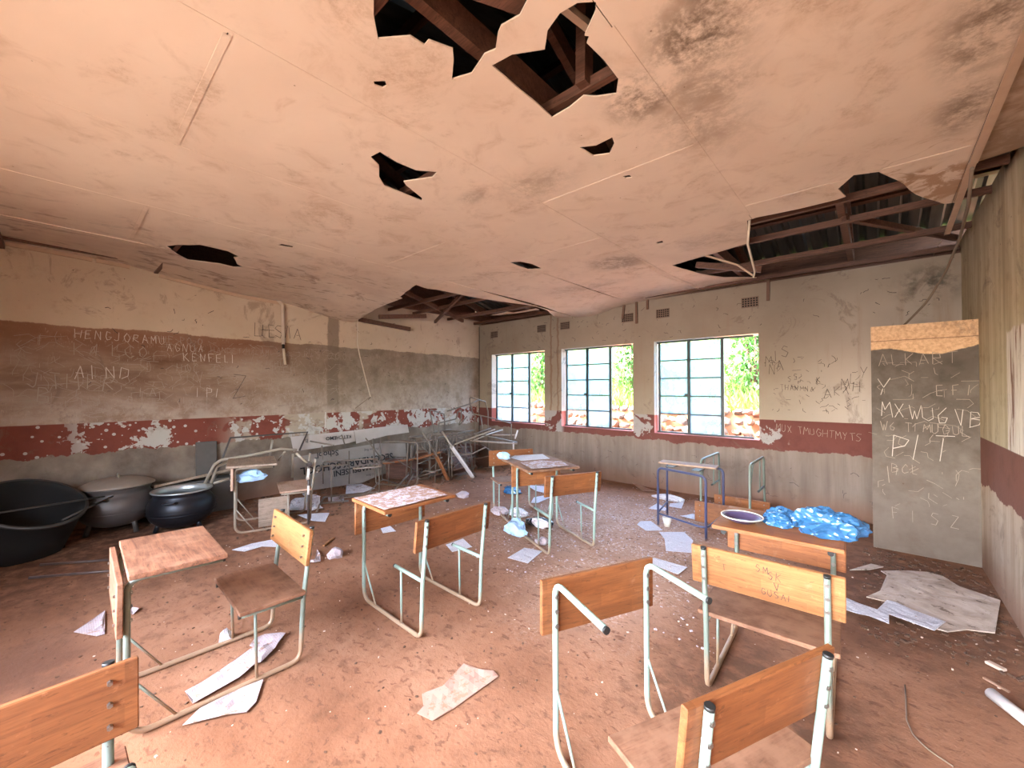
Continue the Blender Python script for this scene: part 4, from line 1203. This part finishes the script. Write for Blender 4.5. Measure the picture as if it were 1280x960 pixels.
tag(link('iron_rod', tube_me('iron_rod', [(-5.42, -.62, .47), (-5.60, .30, .46)], .008, 0, 6), DRIM), 'thin rod lying across the mouth of the tilted black basin', 'rod')
tag(link('iron_rod', tube_me('iron_rod', [(-5.30, .02, .36), (-5.66, .36, .44)], .009, 0, 6), DRIM), 'short thick rod between the tilted basin and the lidded pot', 'rod')
tag(link('iron_rod', tube_me('iron_rod', [(-5.0, -.15, .012), (-4.6, .42, .012)], .010, 0, 6), T_dark), 'rusty rod lying on the floor below the black basin', 'rod')
tag(link('iron_rod', tube_me('iron_rod', [(-5.3, -.1, .012), (-5.0, .30, .012)], .010, 0, 6), T_dark), 'second rusty rod on the floor, nearer the basin foot', 'rod')

# ------------------------------------------------------------------ papers and litter
def sheet(key, name, label, mat, cat='paper', z=.004, lift=.010, step=.035, th=.0015, group=None):
    poly = PAPERS[key]
    cx = sum(p[0] for p in poly) / len(poly); cy = sum(p[1] for p in poly) / len(poly)
    sd = sum(map(ord, key))
    poly = [(p[0] - cx, min(p[1], YB - .03) - cy) for p in poly]
    bm = cdt(poly, [], step, lambda x, y: z + lift * (abs(mnoise.noise(Vector((x * 7, y * 7, sd)))) + .6 * abs(mnoise.noise(Vector((x * 19, y * 19, sd))))))
    g = bmesh.ops.extrude_face_region(bm, geom=list(bm.faces))
    bmesh.ops.translate(bm, vec=(0, 0, th), verts=[v for v in g['geom'] if isinstance(v, bmesh.types.BMVert)])
    bmesh.ops.recalc_face_normals(bm, faces=bm.faces[:])
    o = link(name, mesh(name, bm), mat); o.location = (cx, cy, 0)
    return tag(o, label, cat, group)
sheet('p1', 'crumpled_paper', 'long lilac-white crumpled sheet on the floor under the left desk', P_lilac, lift=.03)
sheet('p2', 'folded_paper', 'folded pinkish sheet beside the left desk runner, nearer the camera', P_lilac, lift=.02)
sheet('p3', 'muddy_paper', 'muddy brown trampled paper alone in the front middle of the floor', P_brown, lift=.012)
sheet('p4', 'printed_page', 'white page with a small dark picture by the blue bag', P_white)
sheet('p5', 'printed_page', 'white page on the floor behind the middle desk backrest', P_white)
sheet('p6', 'paper_scrap', 'small white scrap beneath the middle desk panel', P_white)
sheet('p7', 'paper_bundle', 'crumpled white bundle of paper behind the left amber backrest', P_white, lift=.07)
sheet('p8', 'printed_page', 'flat white page just in front of the crumpled bundle', P_white)
sheet('p9', 'paper_scrap', 'small pinkish strip of paper lying right of the crumpled bundle', P_lilac)
sheet('p10', 'printed_page', 'open white page in front of the white sign', P_white, lift=.03)
sheet('p11', 'paper_scrap', 'white scrap curled behind the banded post', P_white, lift=.03)
sheet('p12', 'paper_scrap', 'torn white and pink scraps near the left amber backrest', P_lilac, lift=.04)
sheet('p13', 'torn_paper', 'ragged white paper strip on the floor left of the amber backrest', P_white, lift=.015)
sheet('r1', 'printed_page', 'white page at the foot of the navy table front leg', P_white)
sheet('r2', 'printed_page', 'large blue-white diagram page in front of the navy table', P_white, lift=.004)
sheet('r3', 'printed_page', 'white page just behind the bare mint arms', P_white)
sheet('r4', 'printed_page', 'white page under the navy table near the wall', P_white)
sheet('r5', 'paper_scrap', 'half-hidden white page behind the navy table front leg', P_white)
sheet('r6', 'paper_scrap', 'white pages lying before the upturned desk boards', P_white, lift=.03)
sheet('r8', 'torn_paper', 'pinkish torn paper lying along the foot of the window wall', P_brown, lift=.05)
sheet('s2', 'fallen_ceiling_board', 'broken piece of dirty ceiling board on the floor by the right wall', FALLEN, 'board', z=.006, lift=.012, step=.08, th=.007)
sheet('s1', 'newspaper', 'long blue-white newspaper sheet lying over the fallen ceiling board edge', P_white, z=.022, lift=.025)
sheet('s3', 'ceiling_fragment', 'small pale fragment of board between the pillar and the amber desk', FALLEN, 'board', z=.004, th=.006)
sheet('s4', 'paper_scrap', 'white scrap under the amber desk seat', P_white)
sheet('s5', 'printed_page', 'white page on the floor left of the two face-to-face desks', P_white)
sheet('s6', 'paper_scrap', 'white paper behind the two face-to-face desks', P_white)
sheet('t1', 'torn_paper', 'grey torn sheet on the floor left of the dusty desk panel', P_lilac, lift=.02)
sheet('t2', 'paper_scrap', 'tiny pink scrap beneath the dusty desk top', P_lilac, lift=.03)

def local_poly(o, pts, z):     # a sheet that lies on a desk top
    return [o.matrix_world @ Vector((x, y, z)) for x, y in pts]
def sheet_on(name, label, desk_xyth, pts, z, mat, lift=.004, cat='paper'):
    x, y, th = desk_xyth
    bm = cdt(pts, [], .04, lambda a, b: z + lift * abs(mnoise.noise(Vector((a * 15, b * 15, 3)))))
    g = bmesh.ops.extrude_face_region(bm, geom=list(bm.faces))
    bmesh.ops.translate(bm, vec=(0, 0, .0015), verts=[v for v in g['geom'] if isinstance(v, bmesh.types.BMVert)])
    bmesh.ops.recalc_face_normals(bm, faces=bm.faces[:])
    o = link(name, mesh(name, bm), mat); o.location = (x, y, 0); o.rotation_euler = (0, 0, th)
    return tag(o, label, cat)
DT = DH + .0325
sheet_on('soiled_sheet', 'white sheet speckled with brown mud covering the middle desk top', (-2.036, 1.696, 1.563), [(-.285, .345), (-.1, .335), (.06, .345), (.23, .34), (.25, .5), (.24, .76), (.0, .765), (-.14, .755), (-.28, .77)], DT + .002, P_flour)
sheet_on('torn_pages', 'torn grey-white pages on the top of the desk behind the middle one', (-2.103, 3.174, 1.146), [(-.24, .36), (-.02, .35), (.2, .38), (.25, .62), (.05, .74), (-.2, .7)], DT + .002, P_flour, .008)
sheet_on('open_page', 'open white page on the far face-to-face desk top', (-3.459, 3.86, -2.07), [(-.25, .38), (.1, .36), (.2, .5), (.15, .72), (-.2, .7)], DT + .002, P_white, .004)

def crumple(name, label, c, s, mat, cat='bag', seed=1, sub=4, k=1.0):
    bm = bmesh.new(); bmesh.ops.create_icosphere(bm, subdivisions=sub, radius=1)
    for v in bm.verts:
        q = v.co.copy(); o1 = Vector((seed * 5, seed * 3, 0))
        n0 = mnoise.noise(q * .9 + o1)
        n1 = 1 - 2.2 * abs(mnoise.noise(Vector((q.x * 1.3, q.y * 2.2, q.z)) + o1)); n2 = 1 - 2.2 * abs(mnoise.noise(q * 3.1 + o1)); n3 = 1 - 2.2 * abs(mnoise.noise(q * 6.5 + o1))
        v.co = q * (1 + k * (.45 * n0 + .26 * n1 + .10 * n2 + .03 * n3 - .2))
        v.co = Vector((v.co.x * s[0], v.co.y * s[1], max(v.co.z, -.45) * s[2]))
    z0 = min(v.co.z for v in bm.verts)
    for v in bm.verts: v.co.z -= z0
    o = link(name, mesh(name, bm, False), mat); o.location = c
    return tag(o, label, cat)
GZ = .705 + .033
crumple('plastic_bag', 'large shiny blue plastic bag at the right end of the amber desk', (-.19, 2.72, GZ), (.140, .105, .085), PL_blue, seed=2, sub=5)
crumple('plastic_bag', 'smaller crumpled blue plastic bag between the plate and the large bag', (-.41, 2.74, GZ), (.085, .075, .055), PL_blue, seed=4, sub=5)
crumple('plastic_scrap', 'white plastic scrap behind the large blue bag', (-.21, 2.87, GZ), (.05, .03, .05), PL_clear, seed=6, sub=3)
crumple('plastic_bag', 'flattened blue bag on the floor left of the face-to-face desks', (-3.95, 4.42, .003), (.14, .12, .06), PL_blue, seed=8, sub=3)
crumple('plastic_bag', 'pale blue plastic bag against the desk leg by the printed page', (-2.80, 3.19, .003), (.13, .10, .10), PL_pale, seed=9, sub=3)
crumple('crumpled_paper', 'pink-white crumpled paper at the far end of the left desk runner row', (-3.40, 3.56, .003), (.12, .07, .06), P_lilac, 'paper', 10, 3)
crumple('crumpled_paper', 'ball of white paper right of the pink-white crumple', (-3.20, 3.66, .003), (.13, .08, .06), P_white, 'paper', 12, 3)
crumple('black_white_bundle', 'black and white bundle of film under the central desk', (-2.80, 3.58, .003), (.17, .12, .05), PL_black, 'bundle', 13, 3)
crumple('plastic_film', 'white film lying on the black bundle under the central desk', (-2.74, 3.50, .012), (.12, .06, .055), PL_clear, 'film', 14, 3)
crumple('crumpled_paper', 'small pink crumpled paper inside the central desk runner', (-2.42, 3.12, .003), (.06, .05, .05), P_lilac, 'paper', 15, 2)
crumple('crumpled_film', 'blue film scrap on the far face-to-face desk top', (-3.13, 3.35, DT + .006), (.09, .07, .045), PL_pale, 'film', 16, 3)
crumple('rubbish_heap', 'dark heap of plastic and rags by the pillar behind the blue bag', (-.36, 5.60, .0), (.24, .22, .10), PL_black, 'rubbish', 17, 4)
crumple('plastic_film', 'grey film on the dark heap by the pillar', (-.30, 5.48, .03), (.14, .08, .06), PL_clear, 'film', 18, 3)
crumple('rolled_cloth', 'rolled white cloth on the floor behind the navy table', (-2.12, 5.55, .0), (.22, .06, .05), P_white, 'cloth', 19, 3, .6)
crumple('paper_ball', 'round white paper ball right of the amber backrest', (-3.62, 1.66, .0), (.06, .06, .06), P_lilac, 'paper', 20, 2)
crumple('crumpled_scrap', 'small white crumpled scrap beside the middle desk seat arm', (-4.33, 3.78, .0), (.10, .08, .05), P_lilac, 'paper', 21, 2)
crumple('crumpled_paper', 'small white scrap under the dusty desk seat', (-2.90, .68, .0), (.045, .035, .05), P_white, 'paper', 22, 2)
crumple('plastic_film', 'pale blue scrap hanging from the worn desk shelf', (-5.02, 1.38, .52), (.06, .14, .08), PL_pale, 'film', 23, 3)
# purple enamel plate with a cream rim
pl = empty('enamel_plate', (-.585, 2.64, GZ)); tag(pl, 'purple enamel plate with chipped cream rim on the amber desk', 'plate')
pl.scale = (.84, .84, 1)
link('dish', mesh('dish', lathe([(0, .002), (.07, .002), (.105, .022), (.125, .030), (.125, .034), (.104, .027), (.068, .007), (0, .007)], 36)), PURPLE, pl)
link('rim', mesh('rim', lathe([(.122, .030), (.129, .031), (.129, .036), (.122, .036), (.122, .030)], 36)), ENAM, pl)
# broken white cup by the navy table leg
cp = empty('broken_cup', (-1.72, 4.46, .0)); tag(cp, 'broken white cup on the floor between the navy table legs', 'cup')
link('cup_wall', mesh('cup_wall', lathe([(0, 0), (.03, 0), (.05, .10), (.047, .10), (.027, .006), (0, .006)], 9)), ENAM, cp)
# white tube roll, splinter, chip, wire
tag(link('paper_roll', tube_me('paper_roll', [(.400, 3.03, .028), (.50, 2.86, .028), (.63, 2.66, .028)], .026, 0, 14), BOARDW), 'white paper roll on the floor at the right edge', 'roll')
tag(link('wood_splinter', box_me('wood_splinter', (.437, 3.177, .008), (.012, .10, .008), Matrix.Rotation(.85, 4, 'Z')), W_edge), 'pale wood splinter by the white roll', 'splinter')
tag(link('plaster_chip', box_me('plaster_chip', (.465, 3.385, .01), (.035, .075, .016), Matrix.Rotation(.9, 4, 'Z'), .004), LUMP), 'pale plaster chip behind the splinter near the right wall', 'chip')
tag(link('wire', tube_me('wire', [(p[0], p[1], .006) for p in PAPERS['wire']], .003, .1, 6), CABLE), 'thin brown wire curving on the floor at lower right', 'wire')
tag(link('wood_splinter', box_me('wood_splinter', (-4.0, 1.77, .012), (.02, .20, .015), Matrix.Rotation(.7, 4, 'Z')), W_amber), 'amber wood splinter right of the crumpled bundle', 'splinter')
random.seed(21)
def scatter(name, label, n, f, mat, s0, s1, cat='rubble'):
    bm = bmesh.new()
    for k in range(n):
        x, y = f()
        s = random.uniform(s0, s1)
        rot = Matrix.Rotation(random.uniform(0, 6.28), 4, 'Z') @ Matrix.Rotation(random.uniform(-.4, .4), 4, 'X')
        bbox(bm, (x, y, s * .2), (s, s * random.uniform(.4, .9), s * .4), rot)
    tag(link(name, mesh(name, bm), mat), label, cat, kind='stuff')
scatter('soil_crumbs', 'dark soil crumbs scattered all over the earth floor', 1100, lambda: (random.uniform(-5.5, .6), random.uniform(-.3, 5.9)), CLOD, .004, .014)
scatter('plaster_crumbs', 'pale plaster crumbs scattered over the earth floor', 420, lambda: (random.uniform(-4.8, .62), random.uniform(.1, 5.9)), LUMP, .004, .013)
scatter('paper_shreds', 'white paper shreds strewn around the rear desks', 900, lambda: (max(-4, min(-.3, random.gauss(-2.0, .9))), max(2.5, min(5.85, random.gauss(4.0, .9)))), P_lilac, .005, .017)
scatter('debris', 'dark debris along the right wall and the pillar foot', 420, lambda: (random.uniform(-.1, .63), random.uniform(3.3, 5.1)), CLOD, .006, .03)
scatter('debris', 'rubble and dirt under the scrap heap along the left wall', 520, lambda: (random.uniform(-6.35, -4.8), random.uniform(1.2, 5.9)), CLOD, .008, .04)

# ------------------------------------------------------------------ things hanging on walls and ceiling
t = empty('conduit_pipe', (XL + .05, 2.13, 0)); tag(t, 'cream conduit pipe hanging down the left wall from the ceiling', 'pipe')
link('pipe', tube_me('pipe', [(0, -.06, 2.78), (0, .0, 2.72), (.02, .005, 2.15)], .022, .03), PVC, t)
link('coupling', tube_me('coupling', [(.02, .005, 2.15), (.022, .006, 2.09)], .018), HOLE, t)
link('pipe_end', tube_me('pipe_end', [(.022, .006, 2.09), (.03, .03, 1.86)], .018), PVC, t)
t = empty('hanging_cable', (-6.25, 3.2, 0)); tag(t, 'pale cable dangling from the torn ceiling to the wall', 'cable')
link('cable', tube_me('cable', [(.3, -.13, 2.70), (.02, .0, 2.62), (0, .01, 2.24), (0, .05, 2.05), (0, .24, 1.38)], .009, .05, 6), PVC, t)
link('cable', tube_me('cable', [(0, .24, 1.38), (.02, -.03, 1.2)], .006, .05, 6), CABLE, t)
tag(link('wall_wire', tube_me('wall_wire', [(XL + .012, 2.77, 1.15), (XL + .012, 2.765, .90)], .008, 0, 6), BOARDW), 'short white strip on the red band of the left wall', 'strip')
tag(link('hanging_strip', tube_me('hanging_strip', [(-.74, 3.66, 2.85), (-.775, 3.76, 2.70), (-.80, 4.15, 2.56), (-.85, 4.35, 2.56)], .011, 0, 4), PVC), 'cover strip hanging broken from the ceiling seam at the right-hand hole', 'strip')
tag(link('hanging_strip', tube_me('hanging_strip', [(-.85, 4.35, 2.57), (-1.0, 4.42, 2.72), (-1.28, 4.35, 2.86)], .012, 0, 4), BATT), 'second piece of broken strip propped against the hanging one', 'strip')
tag(link('ceiling_cable', tube_me('ceiling_cable', [(.44, 3.65, 2.83), (.50, 4.3, 2.82), (.52, 4.9, 2.74), (.47, 5.25, 2.55), (.36, 5.45, 2.32), (.20, 5.5, 2.12)], .010, .3, 8), CABLE), 'brown cable drooping from the ceiling trim to the pillar top', 'cable')
for x, l, a in ((-3.02, .26, .12), (-2.80, .36, .0), (-2.62, .16, .0), (-1.02, .26, .02)):
    o = link('wood_scrap', box_me('wood_scrap', (x, YB - .02, 2.90 - l / 2), (.035, .02, l), Matrix.Rotation(a, 4, 'Y')), BATTD)
    tag(o, {-3.02: 'thin slanting batten hanging over the middle window head', -2.80: 'thick brown batten hanging beside the slanting one', -2.62: 'shortest brown batten stub at the top of the window wall', -1.02: 'brown batten stub right of the right-hand vent'}[x], 'batten')

# ------------------------------------------------------------------ chalk and charcoal writing
GL = {'A': '0,0 .3,1 .6,0|.12,.4 .48,.4', 'B': '0,0 0,1 .45,.9 .5,.7 .1,.52 .55,.4 .5,.08 0,0', 'C': '.6,.85 .3,1 0,.6 .05,.2 .3,0 .6,.15', 'D': '0,0 0,1 .5,.75 .5,.25 0,0', 'E': '.5,1 0,1 0,0 .5,0|0,.5 .4,.5',
      'F': '.5,1 0,1 0,0|0,.55 .4,.55', 'G': '.55,.85 .2,1 0,.5 .2,0 .55,.15 .55,.45 .3,.45', 'H': '0,0 0,1|.55,0 .55,1|0,.5 .55,.5', 'I': '.1,0 .1,1', 'J': '.4,1 .4,.15 .2,0 0,.2', 'K': '0,0 0,1|.5,1 .05,.5 .55,0',
      'L': '0,1 0,0 .5,0', 'M': '0,0 .05,1 .3,.4 .55,1 .65,0', 'N': '0,0 0,1 .5,0 .5,1', 'O': '.3,1 0,.6 .1,.1 .4,0 .6,.4 .5,.85 .3,1', 'P': '0,0 0,1 .5,.85 .45,.55 0,.45', 'R': '0,0 0,1 .5,.85 .45,.55 0,.5 .55,0',
      'S': '.5,.9 .2,1 0,.75 .5,.35 .35,0 0,.1', 'T': '0,1 .6,1|.3,1 .3,0', 'U': '0,1 0,.2 .25,0 .5,.2 .5,1', 'V': '0,1 .3,0 .55,1', 'W': '0,1 .15,0 .3,.6 .45,0 .65,1', 'X': '0,0 .5,1|0,1 .5,0', 'Y': '0,1 .28,.5 .55,1|.28,.5 .2,0', 'Z': '0,1 .5,1 0,0 .55,0',
      '4': '.45,0 .4,1 0,.35 .55,.35', '6': '.45,1 .05,.5 .1,.05 .4,.05 .45,.4 .1,.45', '=': '0,.65 .4,.65|0,.35 .4,.35', '1': '.1,0 .1,1', '5': '.5,1 .1,1 .05,.6 .45,.5 .45,.1 0,0'}
def strokes(segs, w, off, tr):
    bm = bmesh.new()
    for pl_ in segs:
        for (a, b) in zip(pl_, pl_[1:]):
            a, b = Vector(a), Vector(b); d = b - a
            if d.length < 1e-5: continue
            s = Vector((-d.y, d.x)).normalized() * w * random.uniform(.35, .6)
            bm.faces.new([bm.verts.new(tr(q.x, q.y, off)) for q in (a - s, b - s, b + s, a + s)])
    return bm
def tL(u, v, o): return (XL + o, u, v)
def tB(u, v, o): return (u, YB - o, v)
def tP(u, v, o): return (u, 5.2 - o, v)
def write(txt, u, v, h, tr, par, mat=CHALK, w=.008, slope=0.0, lean=0.0, name='chalk_writing', sp=.85):
    segs = []; x = u; w *= .62
    for ch in txt:
        if ch == ' ': x += h * .5; continue
        for pl_ in GL[ch].split('|'):
            pts = [tuple(map(float, q.split(','))) for q in pl_.split()]
            j = .075
            segs.append([(x + (p[0] + lean * p[1] + random.uniform(-j, j)) * h * .9, v + slope * (x - u) + (p[1] + random.uniform(-j, j)) * h) for p in pts])
        x += h * sp
    link(name, mesh(name, strokes(segs, w, .0035, tr)), mat, par)
random.seed(9)
write('HENGJORAMU', .10, 2.06, .09, tL, w_left, w=.009, slope=-.02)
write('K4 LCO', .10, 1.87, .13, tL, w_left, CHALKF, w=.010, slope=.01)
write('THE PO O', .74, 2.07, .08, tL, w_left, CHALKF, w=.008)
write('AGNUA', .86, 1.97, .09, tL, w_left, w=.007, slope=.02)
write('KENFELI', 1.02, 1.86, .10, tL, w_left, w=.010)
write('HANDET MALAMI SKOL TUKA', 1.30, 1.98, .07, tL, w_left, CHALKF, w=.006, slope=.01)
write('P S COOL', 2.45, 1.98, .11, tL, w_left, CHALKF, w=.008, sp=1.1)
write('TTEH', 1.98, 1.72, .11, tL, w_left, CHALKF, w=.008)
write('RJCHUST', 1.85, 1.83, .08, tL, w_left, CHALKF, w=.007)
write('A1ND', .10, 1.62, .14, tL, w_left, w=.010)
write('JTHFR', -.22, 1.52, .16, tL, w_left, CHALKF, w=.012, slope=-.05)
write('B', -.16, 1.36, .17, tL, w_left, CHALKF, w=.012)
write('HOC', .95, 1.72, .10, tL, w_left, CHALKF, w=.008)
write('V', 1.15, 1.60, .13, tL, w_left, CHALKF, w=.008, sp=1.8)
write('1PI', 1.15, 1.40, .12, tL, w_left, w=.008)
write('1A', .62, 1.42, .10, tL, w_left, CHALKF, w=.008)
write('LHESVIA', 1.80, 2.255, .17, tL, w_left, CHAR, .010, slope=-.02, name='charcoal_writing', sp=.50)
write('Z', 1.56, 1.40, .30, tL, w_left, CHAR, .008, name='charcoal_writing')
write('MIS', -1.06, 1.80, .13, tB, w_back, CHAR, .008, slope=.6, name='charcoal_writing', sp=.7)
write('NA', -1.02, 1.70, .12, tB, w_back, CHAR, .008, slope=.6, name='charcoal_writing', sp=.7)
write('THANMNA', -.90, 1.50, .06, tB, w_back, CHAR, .006, slope=-.08, name='charcoal_writing')
write('35'.replace('3', 'S'), -.82, 1.60, .07, tB, w_back, CHAR, .007, slope=.4, name='charcoal_writing')
write('AKXH', -.46, 1.40, .11, tB, w_back, CHAR, .007, slope=.3, name='charcoal_writing', sp=.8)
write('MLY', -.30, 1.50, .12, tB, w_back, CHAR, .006, slope=.8, name='charcoal_writing', sp=.7)
write('K', -.53, 1.58, .07, tB, w_back, CHAR, .009, name='charcoal_writing')
write('MUX TMUGHTMYTS', -.95, .98, .085, tB, w_back, CHALKF, .006, slope=-.09, sp=.72)
write('ALKART', .02, 1.73, .10, tP, pil, CHALKF, .007, sp=.9)
write('Y', .01, 1.44, .16, tP, pil, CHALK, .008)
write('EFI', .40, 1.45, .09, tP, pil, CHALKF, .007, sp=1.0)
write('MXWU6VB', .03, 1.25, .13, tP, pil, CHALK, .007, slope=-.12, sp=.72)
write('W6 TIMUGUL', .03, 1.12, .08, tP, pil, CHALKF, .006, slope=-.03, sp=.75)
write('PIT', .10, .87, .21, tP, pil, CHALK, .010, lean=.1, sp=.62)
write('BCL', .10, .73, .08, tP, pil, CHALKF, .006)
write('F I S Z', .10, .30, .10, tP, pil, CHALKF, .006, sp=.75)
write('I', .06, .62, .15, tP, pil, CHALKF, .008)
gd = [q for q in bpy.data.objects if q.get('label', '').startswith('amber desk at right')][0]
gb = [q for q in gd.children if q.name.startswith('backrest')][0]
tG = lambda u, v, o: (u, -.0116, v)
for (tx, u, v, h) in (('SM', -.02, .035, .035), ('SK', .03, .015, .035), ('V', .05, -.03, .035), ('GUSAI', .0, -.065, .03), ('T', -.16, .0, .03)):
    write(tx, u, v, h, tG, gb, CHAR, .004, slope=-.05, name='pen_writing')
def scribble(n, u0, u1, v0, v1, tr, par, mat, w, lmax=.12):
    segs = []
    for k in range(n):
        x, y = random.uniform(u0, u1), random.uniform(v0, v1); a = random.choice([0, 1.57, .8, 2.4, random.uniform(0, 3.1)])
        pts = [(x, y)]
        for q in range(random.randint(1, 3)):
            l = random.uniform(.02, lmax); x += math.cos(a) * l; y += math.sin(a) * l * .8; pts.append((x, min(max(y, v0), v1))); a += random.uniform(-1.4, 1.4)
        segs.append(pts)
    o = link('chalk_marks', mesh('chalk_marks', strokes(segs, w, .0030, tr)), mat, par); o['kind'] = 'stuff'
scribble(420, -.35, 3.0, 1.2, 2.12, tL, w_left, CHALKF, .004)
scribble(90, 3.0, 5.8, 1.2, 1.9, tL, w_left, CHALKF, .003)
scribble(70, 0, .6, .4, 1.75, tP, pil, CHALKF, .003, .08)
scribble(60, -1.05, -.1, 1.2, 1.9, tB, w_back, CHAR, .004, .05)
scribble(70, .0, 5.6, 1.25, 2.7, tL, w_left, CHAR, .006, .03)
scribble(80, -6.2, .5, 2.28, 2.8, tB, w_back, CHAR, .005, .03)
scribble(60, -5.5, .4, .05, .6, tB, w_back, CHAR, .004, .05)
